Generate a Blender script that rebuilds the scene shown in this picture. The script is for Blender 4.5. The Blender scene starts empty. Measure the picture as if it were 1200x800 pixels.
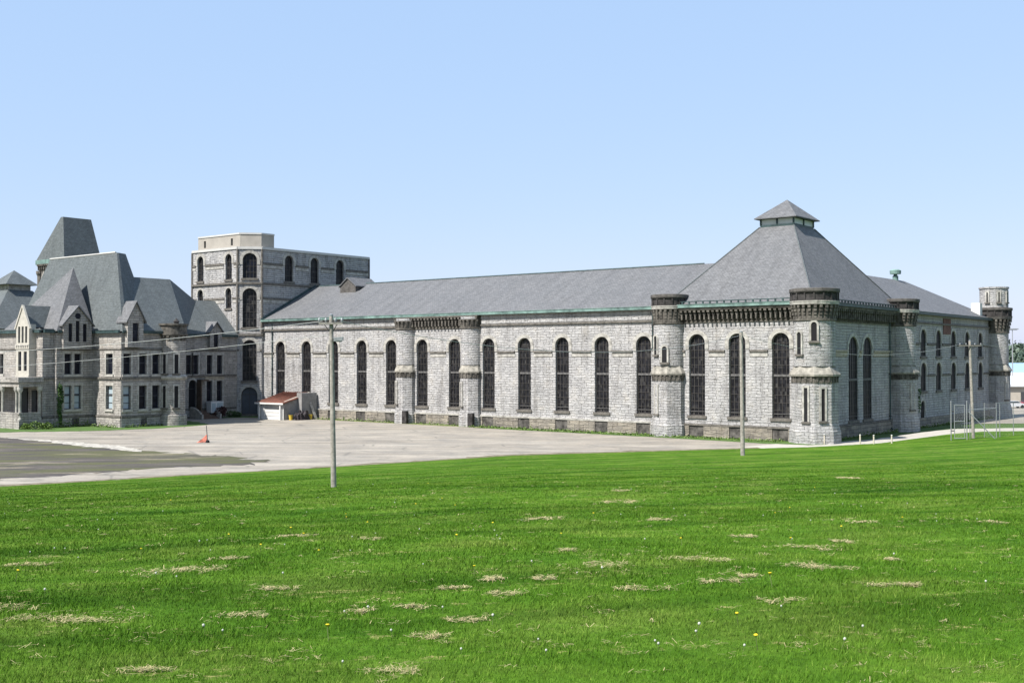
import bpy, bmesh, math, random
import numpy as np
from mathutils import Vector, Matrix
from mathutils.geometry import tessellate_polygon
random.seed(7); rng = np.random.default_rng(11)
C = bpy.context.scene.collection
PI = math.pi; rad = math.radians
EYE = 9.5; F = 1330.0; PITCH = math.atan(21/F)
AZ = rad(38.47); CX, CY = 34.3, 130.15      # building frame: x along the long wall, y into the building, origin at its near corner
CA, SA = math.cos(AZ), math.sin(AZ)
def W(x, y, z=0.0): return Vector((CX + CA*x + SA*y, CY - SA*x + CA*y, z))
def gp(u, v, z=0.0):                          # point of the ground seen at a picture position
    x, y, h = (u-600)/F, 1.0, (400-v)/F
    d = (x, y*math.cos(PITCH)-h*math.sin(PITCH), y*math.sin(PITCH)+h*math.cos(PITCH))
    k = (z-EYE)/d[2]; return (d[0]*k, d[1]*k)
# ------------------------------------------------------------------ materials
def newmat(name):
    m = bpy.data.materials.new(name); m.use_nodes = True
    nt = m.node_tree; b = nt.nodes['Principled BSDF']
    b.inputs['Specular IOR Level'].default_value = 0.3
    return m, nt, b
class N:
    def __init__(s, nt): s.nt = nt
    def new(s, t, **k):
        n = s.nt.nodes.new(t)
        for a, v in k.items():
            if a[0] == '_': n.inputs[a[1:].replace('_', ' ')].default_value = v
            else: setattr(n, a, v)
        return n
    def link(s, a, b): s.nt.links.new(a, b)
    def coord(s, kind='UV', scale=(1,1,1), rot=(0,0,0)):
        tc = s.new('ShaderNodeTexCoord'); mp = s.new('ShaderNodeMapping')
        mp.inputs['Scale'].default_value = scale
        if kind == 'World':
            g = s.new('ShaderNodeNewGeometry'); src = g.outputs['Position']
        else: src = tc.outputs[kind]
        if any(rot):                              # turn first, then stretch
            m0 = s.new('ShaderNodeMapping'); m0.inputs['Rotation'].default_value = rot; s.link(src, m0.inputs[0]); src = m0.outputs[0]
        s.link(src, mp.inputs[0])
        return mp.outputs[0]
    def noise(s, vec, scale, detail=4, rough=.6, dist=0):
        n = s.new('ShaderNodeTexNoise'); s.link(vec, n.inputs['Vector'])
        n.inputs['Scale'].default_value = scale; n.inputs['Detail'].default_value = detail
        n.inputs['Roughness'].default_value = rough; n.inputs['Distortion'].default_value = dist
        return n.outputs['Fac']
    def ramp(s, fac, *stops):
        r = s.new('ShaderNodeValToRGB'); s.link(fac, r.inputs[0]); e = r.color_ramp.elements
        while len(e) < len(stops): e.new(.5)
        for i, (p, c) in enumerate(stops):
            e[i].position = p; e[i].color = (*c, 1) if hasattr(c, '__len__') else (c, c, c, 1)
        return r.outputs[0]
    def mix(s, fac, a, b, mode='MIX'):
        n = s.new('ShaderNodeMix', data_type='RGBA', blend_type=mode)
        for sock, v in ((n.inputs[0], fac), (n.inputs[6], a), (n.inputs[7], b)):
            if hasattr(v, 'is_linked') or hasattr(v, 'node'): s.link(v, sock)
            elif not hasattr(v, '__len__'): sock.default_value = v
            else: sock.default_value = (*v, 1)
        return n.outputs[2]
    def math(s, op, a, b=0.0):
        n = s.new('ShaderNodeMath', operation=op)
        for i, v in enumerate((a, b)):
            if hasattr(v, 'node'): s.link(v, n.inputs[i])
            else: n.inputs[i].default_value = v
        return n.outputs[0]
    def bump(s, h, bsdf, strength=1, dist=.1):
        b = s.new('ShaderNodeBump'); b.inputs['Strength'].default_value = strength; b.inputs['Distance'].default_value = dist
        s.link(h, b.inputs['Height']); s.link(b.outputs[0], bsdf.inputs['Normal'])
def stone(name, c1, c2, mort, bw, rh, bump, stain=(.12,.11,.10), stain_amt=.5):
    m, nt, b = newmat(name); n = N(nt); uv = n.coord('UV')
    wob = n.noise(uv, .8, 3)
    v2 = n.new('ShaderNodeVectorMath', operation='ADD'); n.link(uv, v2.inputs[0])
    sc = n.new('ShaderNodeVectorMath', operation='SCALE'); sc.inputs['Scale'].default_value = .12
    nn = n.new('ShaderNodeTexNoise'); n.link(uv, nn.inputs['Vector']); nn.inputs['Scale'].default_value = 1.5
    n.link(nn.outputs['Color'], sc.inputs[0]); n.link(sc.outputs[0], v2.inputs[1])
    br = n.new('ShaderNodeTexBrick', offset=.5, squash=1.45, squash_frequency=3)
    n.link(v2.outputs[0], br.inputs['Vector'])
    br.inputs['Scale'].default_value = 1; br.inputs['Brick Width'].default_value = bw; br.inputs['Row Height'].default_value = rh
    br.inputs['Mortar Size'].default_value = .018; br.inputs['Mortar Smooth'].default_value = .4; br.inputs['Bias'].default_value = -.1
    br.inputs['Color1'].default_value = (*c1,1); br.inputs['Color2'].default_value = (*c2,1); br.inputs['Mortar'].default_value = (*mort,1)
    shade_dash = n.coord('UV', (.9, 3.2, 1))
    ns = n.noise(shade_dash, 1.5, 5, .7)
    col = n.mix(1.0, br.outputs['Color'], n.ramp(ns, (.31, .50), (.43, .97), (.7, 1.10)), 'MULTIPLY')  # short shadow dashes of the rock-faced blocks, put into the colour
    vs = n.noise(n.coord('UV', (1.1, .10, 1)), 1.0, 5, .7)
    col = n.mix(1.0, col, n.ramp(vs, (.34, (.68,.67,.66)), (.50, (1,1,1)), (.7, (1.07,1.06,1.04))), 'MULTIPLY')
    md = n.noise(uv, .55, 5, .7)
    col = n.mix(1.0, col, n.ramp(md, (.32, (.80,.80,.81)), (.52, (1,1,1)), (.70, (1.10,1.07,1.02))), 'MULTIPLY')
    big = n.noise(uv, .16, 4, .65)
    col = n.mix(n.math('MULTIPLY', n.ramp(big, (.5, 0.0), (.78, 1.0)), stain_amt), col, stain)
    n.link(col, b.inputs['Base Color']); b.inputs['Roughness'].default_value = .92
    h = n.math('ADD', n.math('MULTIPLY', br.outputs['Fac'], -.55), n.math('MULTIPLY', ns, 1.1))
    n.bump(h, b, 1, bump)
    return m
def plain(name, col, rough=.8, var=.15, scale=3, metal=0, bump=0, kind='Object', col2=None):
    m, nt, b = newmat(name); n = N(nt); co = n.coord(kind)
    f = n.noise(co, scale, 5, .65)
    lo = col2 if col2 else tuple(c*(1-var*1.6) for c in col)
    n.link(n.ramp(f, (.32, lo), (.68, tuple(min(1, c*(1+var)) for c in col))), b.inputs['Base Color'])
    b.inputs['Roughness'].default_value = rough; b.inputs['Metallic'].default_value = metal
    if bump: n.bump(f, b, .8, bump)
    return m
M = {}
M['stone'] = stone('limestone ashlar', (.55,.538,.525), (.46,.448,.438), (.15,.142,.135), 1.05, .34, .24, stain_amt=.15)
M['admin'] = stone('sandstone ashlar', (.48,.45,.41), (.355,.332,.305), (.15,.135,.12), .95, .34, .13, stain_amt=.3)
M['plinth'] = stone('plinth stone', (.40,.355,.29), (.25,.225,.195), (.12,.11,.10), 1.5, .5, .2, stain=(.07,.06,.055), stain_amt=.9)
M['trim'] = plain('dressed stone', (.47,.45,.405), .85, .22, 1.5, bump=.02, col2=(.25,.235,.21))
M['trimdark'] = plain('weathered dressed stone', (.17,.155,.135), .9, .3, 2.2, bump=.03)
M['ledge'] = plain('ledge stone', (.36,.335,.285), .9, .3, 1.6, bump=.03)
M['buff'] = plain('buff dressed stone', (.42,.365,.28), .85, .2, 2, bump=.02)
M['cream'] = plain('cream painted wood', (.52,.49,.42), .6, .1, 2)
M['corbel'] = plain('shade darkened corbel stone', (.14,.127,.108), .9, .45, 1.3, bump=.03)  # dark tone carries the shade under the eaves in the corbel colour
M['nearblack'] = plain('near-black stone', (.055,.05,.048), .9, .5, 1.6, bump=.03)  # near-black tone, puts the shade of the crown recesses into the colour
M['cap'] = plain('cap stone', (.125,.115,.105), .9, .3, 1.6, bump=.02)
M['coping'] = plain('white coping', (.60,.585,.55), .6, .06, 1)
M['render'] = plain('parapet render', (.42,.385,.335), .85, .08, .5, bump=.01)
M['copper'] = plain('green copper', (.19,.29,.255), .55, .35, .8, col2=(.075,.12,.11))
M['copperdark'] = plain('dark copper', (.05,.085,.085), .5, .3, 1.2)
M['iron'] = plain('iron sash', (.075,.068,.062), .6, .3, 3)
M['bargray'] = plain('dusty iron transom', (.135,.13,.125), .7, .3, 3)
M['woodframe'] = plain('dark window frame', (.06,.065,.075), .6, .2, 3)
M['openingdark'] = plain('dark basement opening', (.115,.105,.095), .9, .5, 1.4, bump=.04)  # dark of the basement openings put into the panel colour
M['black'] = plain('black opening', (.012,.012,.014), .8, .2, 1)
def glass(name, lo, hi, rough, amount):
    m, nt, b = newmat(name); n = N(nt)
    g = n.new('ShaderNodeObjectInfo'); uv = n.coord('UV')
    sn = n.new('ShaderNodeVectorMath', operation='SNAP'); n.link(uv, sn.inputs[0]); sn.inputs[1].default_value = (.28, .45, 1)
    ad = n.new('ShaderNodeVectorMath', operation='ADD'); n.link(sn.outputs[0], ad.inputs[0]); n.link(g.outputs['Location'], ad.inputs[1])
    wn = n.new('ShaderNodeTexWhiteNoise'); n.link(ad.outputs[0], wn.inputs[0])
    f = n.noise(n.coord('World', (.9,.9,.7)), .8, 5, .75)
    t = n.math('ADD', n.math('MULTIPLY', wn.outputs['Value'], amount), n.math('MULTIPLY', f, 1-amount))
    n.link(n.ramp(t, (.40, lo), (.62, tuple(c*2.2 for c in lo)), (.80, hi)), b.inputs['Base Color'])
    b.inputs['Roughness'].default_value = rough; b.inputs['Specular IOR Level'].default_value = .16
    return m
M['glass'] = glass('dirty window glass', (.011,.011,.013), (.075,.072,.066), .32, .45)
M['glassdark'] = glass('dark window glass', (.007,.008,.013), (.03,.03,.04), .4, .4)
M['blind'] = plain('pale window blind', (.42,.50,.54), .4, .08, .8)
M['blueboard'] = plain('boarded door', (.085,.095,.11), .7, .15, .6)
def slate(name, c, var):
    m, nt, b = newmat(name); n = N(nt); uv = n.coord('UV')
    br = n.new('ShaderNodeTexBrick', offset=.5); n.link(uv, br.inputs['Vector'])
    br.inputs['Scale'].default_value = 1; br.inputs['Brick Width'].default_value = .42; br.inputs['Row Height'].default_value = .26
    br.inputs['Mortar Size'].default_value = .012; br.inputs['Bias'].default_value = 0
    br.inputs['Color1'].default_value = (*[x*(1+var) for x in c],1); br.inputs['Color2'].default_value = (*[x*(1-var) for x in c],1)
    br.inputs['Mortar'].default_value = (*[x*.45 for x in c],1)
    f = n.noise(n.coord('UV', (1,.6,1)), .35, 6, .7); f2 = n.noise(uv, 2.4, 3, .7)
    col = n.mix(1, br.outputs['Color'], n.ramp(f, (.3, (.91,.92,.93)), (.7, (1.07,1.06,1.05))), 'MULTIPLY')
    vs = n.noise(n.coord('UV', (.8,.07,1)), 1, 4, .65)
    col = n.mix(1, col, n.ramp(vs, (.33, .86), (.5, 1.0), (.7, 1.06)), 'MULTIPLY')
    col = n.mix(1, col, n.ramp(f2, (.3, .80), (.7, 1.12)), 'MULTIPLY')
    n.link(col, b.inputs['Base Color']); b.inputs['Roughness'].default_value = .72
    n.bump(n.math('ADD', n.math('MULTIPLY', br.outputs['Fac'], -1), f2), b, .5, .03)
    return m
M['slate'] = slate('grey slate', (.168,.169,.173), .14)
M['slatedark'] = slate('dark slate', (.130,.146,.148), .13)
M['rust'] = plain('rusty sheet roof', (.20,.080,.055), .8, .35, 1.2, bump=.02, col2=(.11,.05,.035))
M['plaque'] = plain('red brown stone', (.17,.085,.068), .9, .3, 1.5)
M['white'] = plain('white paint', (.74,.73,.70), .6, .07, 1)
M['block'] = plain('grey concrete block', (.30,.29,.28), .9, .15, 1.2, bump=.02)
M['pole'] = plain('weathered pole wood', (.36,.33,.29), .9, .25, 4, bump=.02)
M['galv'] = plain('galvanised steel', (.38,.39,.40), .45, .15, 6, metal=.4)
M['darksteel'] = plain('dark steel', (.07,.07,.075), .6, .2, 3)
M['wire'] = plain('pale overhead cable', (.48,.48,.47), .6, .1, 1)
M['orange'] = plain('faded orange plastic', (.80,.27,.19), .7, .1, 2)
M['yellow'] = plain('yellow plastic', (.70,.50,.06), .6, .1, 2)
M['board'] = plain('grey plank', (.40,.38,.35), .9, .2, 2)
M['junk'] = plain('dark scrap', (.06,.05,.055), .8, .5, 2, bump=.05)
M['tyre'] = plain('rubber', (.02,.02,.02), .8, .2, 4)
M['carwhite'] = plain('white car paint', (.75,.75,.76), .3, .03, 1)
M['carred'] = plain('red car paint', (.32,.02,.045), .3, .05, 1)
M['blueroof'] = plain('blue metal roof', (.34,.50,.66), .5, .06, 1)
M['whiteroof'] = plain('white metal roof', (.72,.73,.73), .6, .05, 1)
M['beige'] = plain('beige cladding', (.50,.45,.38), .8, .06, 1)
M['sandwood'] = plain('brown painted porch', (.13,.095,.07), .8, .2, 2)
M['stair'] = plain('brown stair', (.15,.10,.075), .8, .25, 2)
M['strawpost'] = plain('pale post', (.62,.56,.45), .8, .12, 6)
M['seed'] = plain('dandelion seed fluff', (.52,.54,.46), .9, .05, 8)
M['petal'] = plain('yellow petal', (.80,.62,.02), .7, .08, 8)
M['stem'] = plain('plant stem', (.16,.20,.07), .8, .15, 8)
def leafmat(name, lo, hi, scale=1.5):
    m, nt, b = newmat(name); n = N(nt)
    g = n.new('ShaderNodeNewGeometry')
    f = n.noise(n.coord('World'), scale, 3)
    t = n.math('ADD', n.math('MULTIPLY', f, .5), n.math('MULTIPLY', g.outputs['Random Per Island'], .5))
    n.link(n.ramp(t, (.25, lo), (.75, hi)), b.inputs['Base Color']); b.inputs['Roughness'].default_value = .6
    return m
M['ivy'] = leafmat('ivy leaf', (.03,.07,.02), (.07,.15,.03))
M['redleaf'] = leafmat('purple leaf', (.05,.025,.025), (.12,.05,.045))
M['bush'] = leafmat('bush leaf', (.035,.07,.025), (.09,.15,.05))
M['wood'] = leafmat('hazed wood leaf', (.085,.125,.095), (.13,.175,.12), .05)  # distance haze mixed into the leaf colours
M['weed'] = leafmat('weed leaf', (.07,.13,.02), (.16,.24,.05))
M['straw'] = leafmat('dry clippings', (.33,.275,.115), (.62,.52,.27), 4)
def lawnmat(name, blades=False):
    m, nt, b = newmat(name); n = N(nt); w = n.coord('World')
    bands = n.noise(n.coord('World', (.045,.36,0), (0,0,rad(-20))), 1, 4, .55)
    f = n.noise(w, .35, 6, .62); fine = n.noise(n.coord('World', (1,.45,1)), 9, 6, .8); mid = n.noise(n.coord('World', (.35,.9,1)), 1.1, 6, .75)
    base = n.ramp(f, (.3, (.052,.140,.008)), (.5, (.081,.178,.013)), (.72, (.130,.210,.028)))
    fb = n.noise(n.coord('World', (.05,1.1,0), (0,0,rad(-20))), 1, 4, .6)
    base = n.mix(1, base, n.ramp(fb, (.36, (.80,.84,.78)), (.5, (1,1,1)), (.64, (1.16,1.10,1.2))), 'MULTIPLY')
    base = n.mix(1, base, n.ramp(bands, (.36, (.58,.66,.55)), (.5, (1,1,1)), (.64, (1.25,1.16,1.3))), 'MULTIPLY')
    if blades:
        g = n.new('ShaderNodeNewGeometry'); r = g.outputs['Random Per Island']
        base = n.mix(1, base, n.ramp(r, (.0, (.60,.66,.6)), (.75, (1.22,1.18,1.3)), (.96, (1.65,1.40,2.2)), (1.0, (2.8,1.9,4.0))), 'MULTIPLY')
        b.inputs['Roughness'].default_value = .6; b.inputs['Specular IOR Level'].default_value = .04
    else:
        base = n.mix(1, base, n.ramp(fine, (.34, .55), (.5, .95), (.7, 1.28)), 'MULTIPLY')
        base = n.mix(1, base, n.ramp(mid, (.33, (.72,.76,.7)), (.5, (1,1,1)), (.68, (1.30,1.20,1.5))), 'MULTIPLY')
        dry = n.math('MULTIPLY', n.noise(n.coord('World', (.22,.8,1), (0,0,rad(-16))), 1.2, 6, .7), n.noise(w, 3.5, 4, .8))
        base = n.mix(n.ramp(dry, (.315, 0.0), (.38, .8)), base, (.40,.36,.14))
        b.inputs['Roughness'].default_value = .9; b.inputs['Specular IOR Level'].default_value = .04
        n.bump(fine, b, .7, .05)
    n.link(base, b.inputs['Base Color'])
    return m
M['lawn'] = lawnmat('mown lawn'); M['blade'] = lawnmat('grass blades', True)
def groundmat():
    m, nt, b = newmat('rough grass ground'); n = N(nt); w = n.coord('World')
    f = n.noise(w, .12, 8, .7); fine = n.noise(w, 4, 5, .75)
    c = n.ramp(f, (.3, (.060,.115,.022)), (.55, (.085,.150,.03)), (.75, (.17,.17,.07)))
    n.link(n.mix(1, c, n.ramp(fine, (.3, .6), (.7, 1.3)), 'MULTIPLY'), b.inputs['Base Color'])
    b.inputs['Roughness'].default_value = .9; n.bump(fine, b, .6, .06); return m
M['ground'] = groundmat()
def lotmat():
    m, nt, b = newmat('worn gravelled asphalt'); n = N(nt); w = n.coord('World')
    st = n.noise(n.coord('World', (.06,.42,1), (0,0,rad(4))), 1, 8, .7); f = n.noise(w, .22, 8, .72); fine = n.noise(w, 3.2, 6, .8)
    c = n.ramp(st, (.28, (.225,.200,.163)), (.5, (.365,.330,.280)), (.70, (.475,.438,.378)))
    c = n.mix(1, c, n.ramp(f, (.33, (.74,.75,.76)), (.66, (1.14,1.11,1.06))), 'MULTIPLY')
    c = n.mix(1, c, n.ramp(fine, (.3, .72), (.7, 1.15)), 'MULTIPLY')
    cr = n.new('ShaderNodeTexVoronoi', feature='DISTANCE_TO_EDGE'); n.link(n.coord('World', (.10,.22,1), (0,0,.3)), cr.inputs['Vector']); cr.inputs['Scale'].default_value = 1.0
    c = n.mix(n.math('MULTIPLY', n.ramp(cr.outputs['Distance'], (0.0, 1.0), (.018, 0.0)), .55), c, (.13,.125,.11))
    wt = n.noise(n.coord('World', (.10,.30,1)), 1.3, 5, .6)
    c = n.mix(n.ramp(wt, (.70, 0.0), (.76, .8)), c, (.55,.52,.47))
    n.link(c, b.inputs['Base Color']); b.inputs['Roughness'].default_value = .92; n.bump(fine, b, .4, .03); return m
M['lot'] = lotmat()
def darkmat():
    m, nt, b = newmat('dark mossy asphalt'); n = N(nt); w = n.coord('World')
    f = n.noise(n.coord('World', (.12,.38,1)), .8, 8, .75); fine = n.noise(w, 4, 5, .75)
    c = n.ramp(f, (.38, (.055,.048,.046)), (.50, (.085,.073,.066)), (.62, (.130,.112,.092)))
    band = n.noise(n.coord('World', (.035,.20,1), (0,0,rad(-12))), 1.2, 6, .68)
    c = n.mix(n.ramp(band, (.46, 0.0), (.55, .85)), c, (.100,.102,.038)); tanp = n.noise(n.coord('World', (.07,.30,1)), 1.1, 6, .7)
    c = n.mix(n.ramp(tanp, (.56, 0.0), (.66, .8)), c, (.32,.275,.19))
    n.link(n.mix(1, c, n.ramp(fine, (.3, .7), (.7, 1.25)), 'MULTIPLY'), b.inputs['Base Color'])
    b.inputs['Roughness'].default_value = .9; n.bump(fine, b, .4, .03); return m
M['dark'] = darkmat()
M['pathm'] = plain('pale gravel path', (.50,.465,.40), .9, .14, .9, bump=.02, kind='Object')
M['soil'] = plain('bare soil edge', (.20,.165,.12), .95, .4, 1.2, bump=.04, col2=(.09,.09,.04))
M['stripe'] = plain('crumbled concrete', (.50,.465,.40), .9, .4, 1.6, bump=.02)
M['verge'] = plain('verge grass', (.075,.16,.026), .9, .3, 1.4, bump=.06, col2=(.06,.085,.025))
M['verdry'] = plain('dry verge grass', (.26,.26,.12), .9, .3, 1.4, bump=.06, col2=(.10,.15,.04))
M['hill'] = plain('hillside grass', (.10,.14,.07), .9, .25, .02)
M['mesh'] = None
def finish_albedo(k):                        # real-world albedos: everything a little darker than first mixed
    for m in bpy.data.materials:
        b = m.node_tree.nodes['Principled BSDF']; i = b.inputs['Base Color']
        if i.links:
            src = i.links[0].from_socket; x = m.node_tree.nodes.new('ShaderNodeMix'); x.data_type = 'RGBA'; x.blend_type = 'MULTIPLY'; x.inputs[0].default_value = 1
            m.node_tree.links.new(src, x.inputs[6]); x.inputs[7].default_value = (k, k, k, 1); m.node_tree.links.new(x.outputs[2], i)
finish_albedo(.74)
# ------------------------------------------------------------------ mesh builder
class MB:
    def __init__(s): s.v = []; s.f = []; s.uv = []
    def face(s, pts, uv=None, n=None):
        pts = [Vector(p) for p in pts]
        if uv is None:
            nn = Vector((0,0,0))
            for i in range(len(pts)): nn += (pts[i]).cross(pts[(i+1) % len(pts)])
            if n is not None: nn = Vector(n)
            if nn.length < 1e-9: nn = Vector((0,0,1))
            nn.normalize()
            if abs(nn.z) > .96: uv = [(p.x, p.y) for p in pts]
            else:
                h = Vector((0,0,1)).cross(nn).normalized(); w = nn.cross(h)
                uv = [(p.dot(h), p.dot(w)) for p in pts]
        i = len(s.v); s.v += [tuple(p) for p in pts]; s.f.append(tuple(range(i, i+len(pts)))); s.uv += list(uv)
    def box(s, x0, x1, y0, y1, z0, z1):
        s.obox(Vector(((x0+x1)/2, (y0+y1)/2, (z0+z1)/2)), ((x1-x0)/2, 0, 0), (0, (y1-y0)/2, 0), (0, 0, (z1-z0)/2))
    def obox(s, c, a, b, d):
        c = Vector(c); a = Vector(a); b = Vector(b); d = Vector(d)
        P = lambda i, j, k: c + a*i + b*j + d*k
        for q in (((-1,-1,-1),(-1,1,-1),(1,1,-1),(1,-1,-1)), ((-1,-1,1),(1,-1,1),(1,1,1),(-1,1,1)), ((-1,-1,-1),(1,-1,-1),(1,-1,1),(-1,-1,1)),
                  ((1,1,-1),(-1,1,-1),(-1,1,1),(1,1,1)), ((-1,1,-1),(-1,-1,-1),(-1,-1,1),(-1,1,1)), ((1,-1,-1),(1,1,-1),(1,1,1),(1,-1,1))):
            s.face([P(*t) for t in q])
    def seg(s, p0, p1, out0, out1, z0, z1):   # a course along a wall from p0 to p1 (plan), between two offsets out from the wall face
        d = Vector((p1[0]-p0[0], p1[1]-p0[1], 0)); L = d.length; d.normalize(); n = Vector((d.y, -d.x, 0))
        m = Vector(((p0[0]+p1[0])/2, (p0[1]+p1[1])/2, (z0+z1)/2)) + n*((out0+out1)/2)
        s.obox(m, d*(L/2), n*((out1-out0)/2)*-1, Vector((0,0,(z1-z0)/2)))
    def lathe(s, cx, cy, prof, n=28, a0=0, a1=2*PI, caps=True):
        full = abs(a1-a0-2*PI) < 1e-6
        rm = max(r for r, z in prof); vv = [0]
        for (r0, z0), (r1, z1) in zip(prof, prof[1:]): vv.append(vv[-1] + math.hypot(r1-r0, z1-z0))
        for i in range(n):
            t0, t1 = a0+(a1-a0)*i/n, a0+(a1-a0)*(i+1)/n
            for k in range(len(prof)-1):
                (r0, z0), (r1, z1) = prof[k], prof[k+1]
                q = [(cx+r0*math.cos(t0), cy+r0*math.sin(t0), z0), (cx+r0*math.cos(t1), cy+r0*math.sin(t1), z0),
                     (cx+r1*math.cos(t1), cy+r1*math.sin(t1), z1), (cx+r1*math.cos(t0), cy+r1*math.sin(t0), z1)]
                u = [(t0*rm, z0 if abs(r0-r1) < abs(z0-z1) else vv[k]), (t1*rm, z0 if abs(r0-r1) < abs(z0-z1) else vv[k]), (t1*rm, z1 if abs(r0-r1) < abs(z0-z1) else vv[k+1]), (t0*rm, z1 if abs(r0-r1) < abs(z0-z1) else vv[k+1])]
                if r0 < 1e-6: q, u = q[1:], u[1:]
                elif r1 < 1e-6: q, u = q[:3], u[:3]
                s.face(q, u)
    def tube(s, pts, r, n=8, r1=None, cap=True):
        pts = [Vector(p) for p in pts]; r1 = r if r1 is None else r1; rings = []
        for i, p in enumerate(pts):
            d = (pts[min(i+1, len(pts)-1)] - pts[max(i-1, 0)]).normalized()
            a = d.orthogonal().normalized() if abs(d.z) > .9 else Vector((0,0,1)).cross(d).normalized()
            b = d.cross(a); rr = r + (r1-r)*i/max(1, len(pts)-1)
            rings.append([p + a*(rr*math.cos(2*PI*k/n)) + b*(rr*math.sin(2*PI*k/n)) for k in range(n)])
        for A, B in zip(rings, rings[1:]):
            for k in range(n): s.face([A[k], A[(k+1) % n], B[(k+1) % n], B[k]])
        if cap: s.face(rings[0][::-1]); s.face(rings[-1])
    def wall(s, p0, p1, z0, z1, holes=(), depth=.5, top=None):
        """vertical wall seen from outside going p0 (left) to p1 (right); holes (centre, width, sill, top, arched) cut through and given reveals. top: optional list of (along,z) for a gable outline"""
        d = Vector((p1[0]-p0[0], p1[1]-p0[1], 0)); L = d.length; d.normalize(); n = Vector((d.y, -d.x, 0)); o = Vector((p0[0], p0[1], 0))
        P = lambda a, z, k=0: o + d*a + Vector((0,0,z)) - n*k
        uo = o.dot(d)
        outer = [(0,z0),(L,z0)] + ([(L,z1)] if not top else []) + (list(top) if top else []) + ([(0,z1)] if not top else [])
        loops = [outer] + [outline(*h) for h in holes]
        flat = [q for l in loops for q in l]
        tris = tessellate_polygon([[Vector((a, z, 0)) for a, z in l] for l in loops])
        for t in tris:
            q = [flat[i] for i in t]
            if (q[1][0]-q[0][0])*(q[2][1]-q[0][1]) - (q[1][1]-q[0][1])*(q[2][0]-q[0][0]) < 0: q = q[::-1]
            s.face([P(*x) for x in q], [(uo+x[0], x[1]) for x in q])
        for l in loops[1:]:
            for i in range(len(l)):
                a, b = l[i], l[(i+1) % len(l)]
                s.face([P(*b), P(*a), P(*a, depth), P(*b, depth)], [(uo+b[0], b[1]), (uo+a[0], a[1]), (uo+a[0]+depth, a[1]), (uo+b[0]+depth, b[1])])
        return d, n, P
    def build(s, name, mat, parent=None, org=(0,0,0), smooth=False, weld=False):
        me = bpy.data.meshes.new(name); o3 = Vector(org)
        me.from_pydata([tuple(Vector(p)-o3) for p in s.v], [], s.f)
        ul = me.uv_layers.new(name='UVMap'); ul.data.foreach_set('uv', [c for q in s.uv for c in q])
        me.materials.append(mat)
        if weld or smooth:
            bm = bmesh.new(); bm.from_mesh(me); bmesh.ops.remove_doubles(bm, verts=bm.verts, dist=.0005)
            bm.to_mesh(me); bm.free()
        if smooth:
            for p in me.polygons: p.use_smooth = True
            me.set_sharp_from_angle(angle=rad(40))
        ob = bpy.data.objects.new(name, me); C.objects.link(ob)
        if parent: ob.parent = parent
        return ob
def outline(c, w, z0, z1, arched=True, n=12):
    r = w/2; p = [(c-r, z0), (c+r, z0)]
    if arched:
        zs = z1-r
        p += [(c+r*math.cos(PI*i/n), zs+r*math.sin(PI*i/n)) for i in range(n+1)]
    else: p += [(c+r, z1), (c-r, z1)]
    return p
def tag(o, label=None, cat=None, group=None, kind=None):
    for k, v in (('label', label), ('category', cat), ('group', group), ('kind', kind)):
        if v: o[k] = v
    return o
def thing(name, label, cat, loc=(0,0,0), rot=0, group=None):
    o = bpy.data.objects.new(name, None); C.objects.link(o); o.location = loc; o.rotation_euler = (0,0,rot); o.empty_display_size = .5
    return tag(o, label, cat, group)
class B:                                       # a building: an Empty in the building frame with its origin
    def __init__(s, name, label, cat, x, y):
        s.o = (x, y, 0); s.e = thing(name, label, cat, W(x, y), -AZ)
    def part(s, mb, name, mat, parent=None, **k): return mb.build(name, mat, parent or s.e, s.o, **k)
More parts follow.
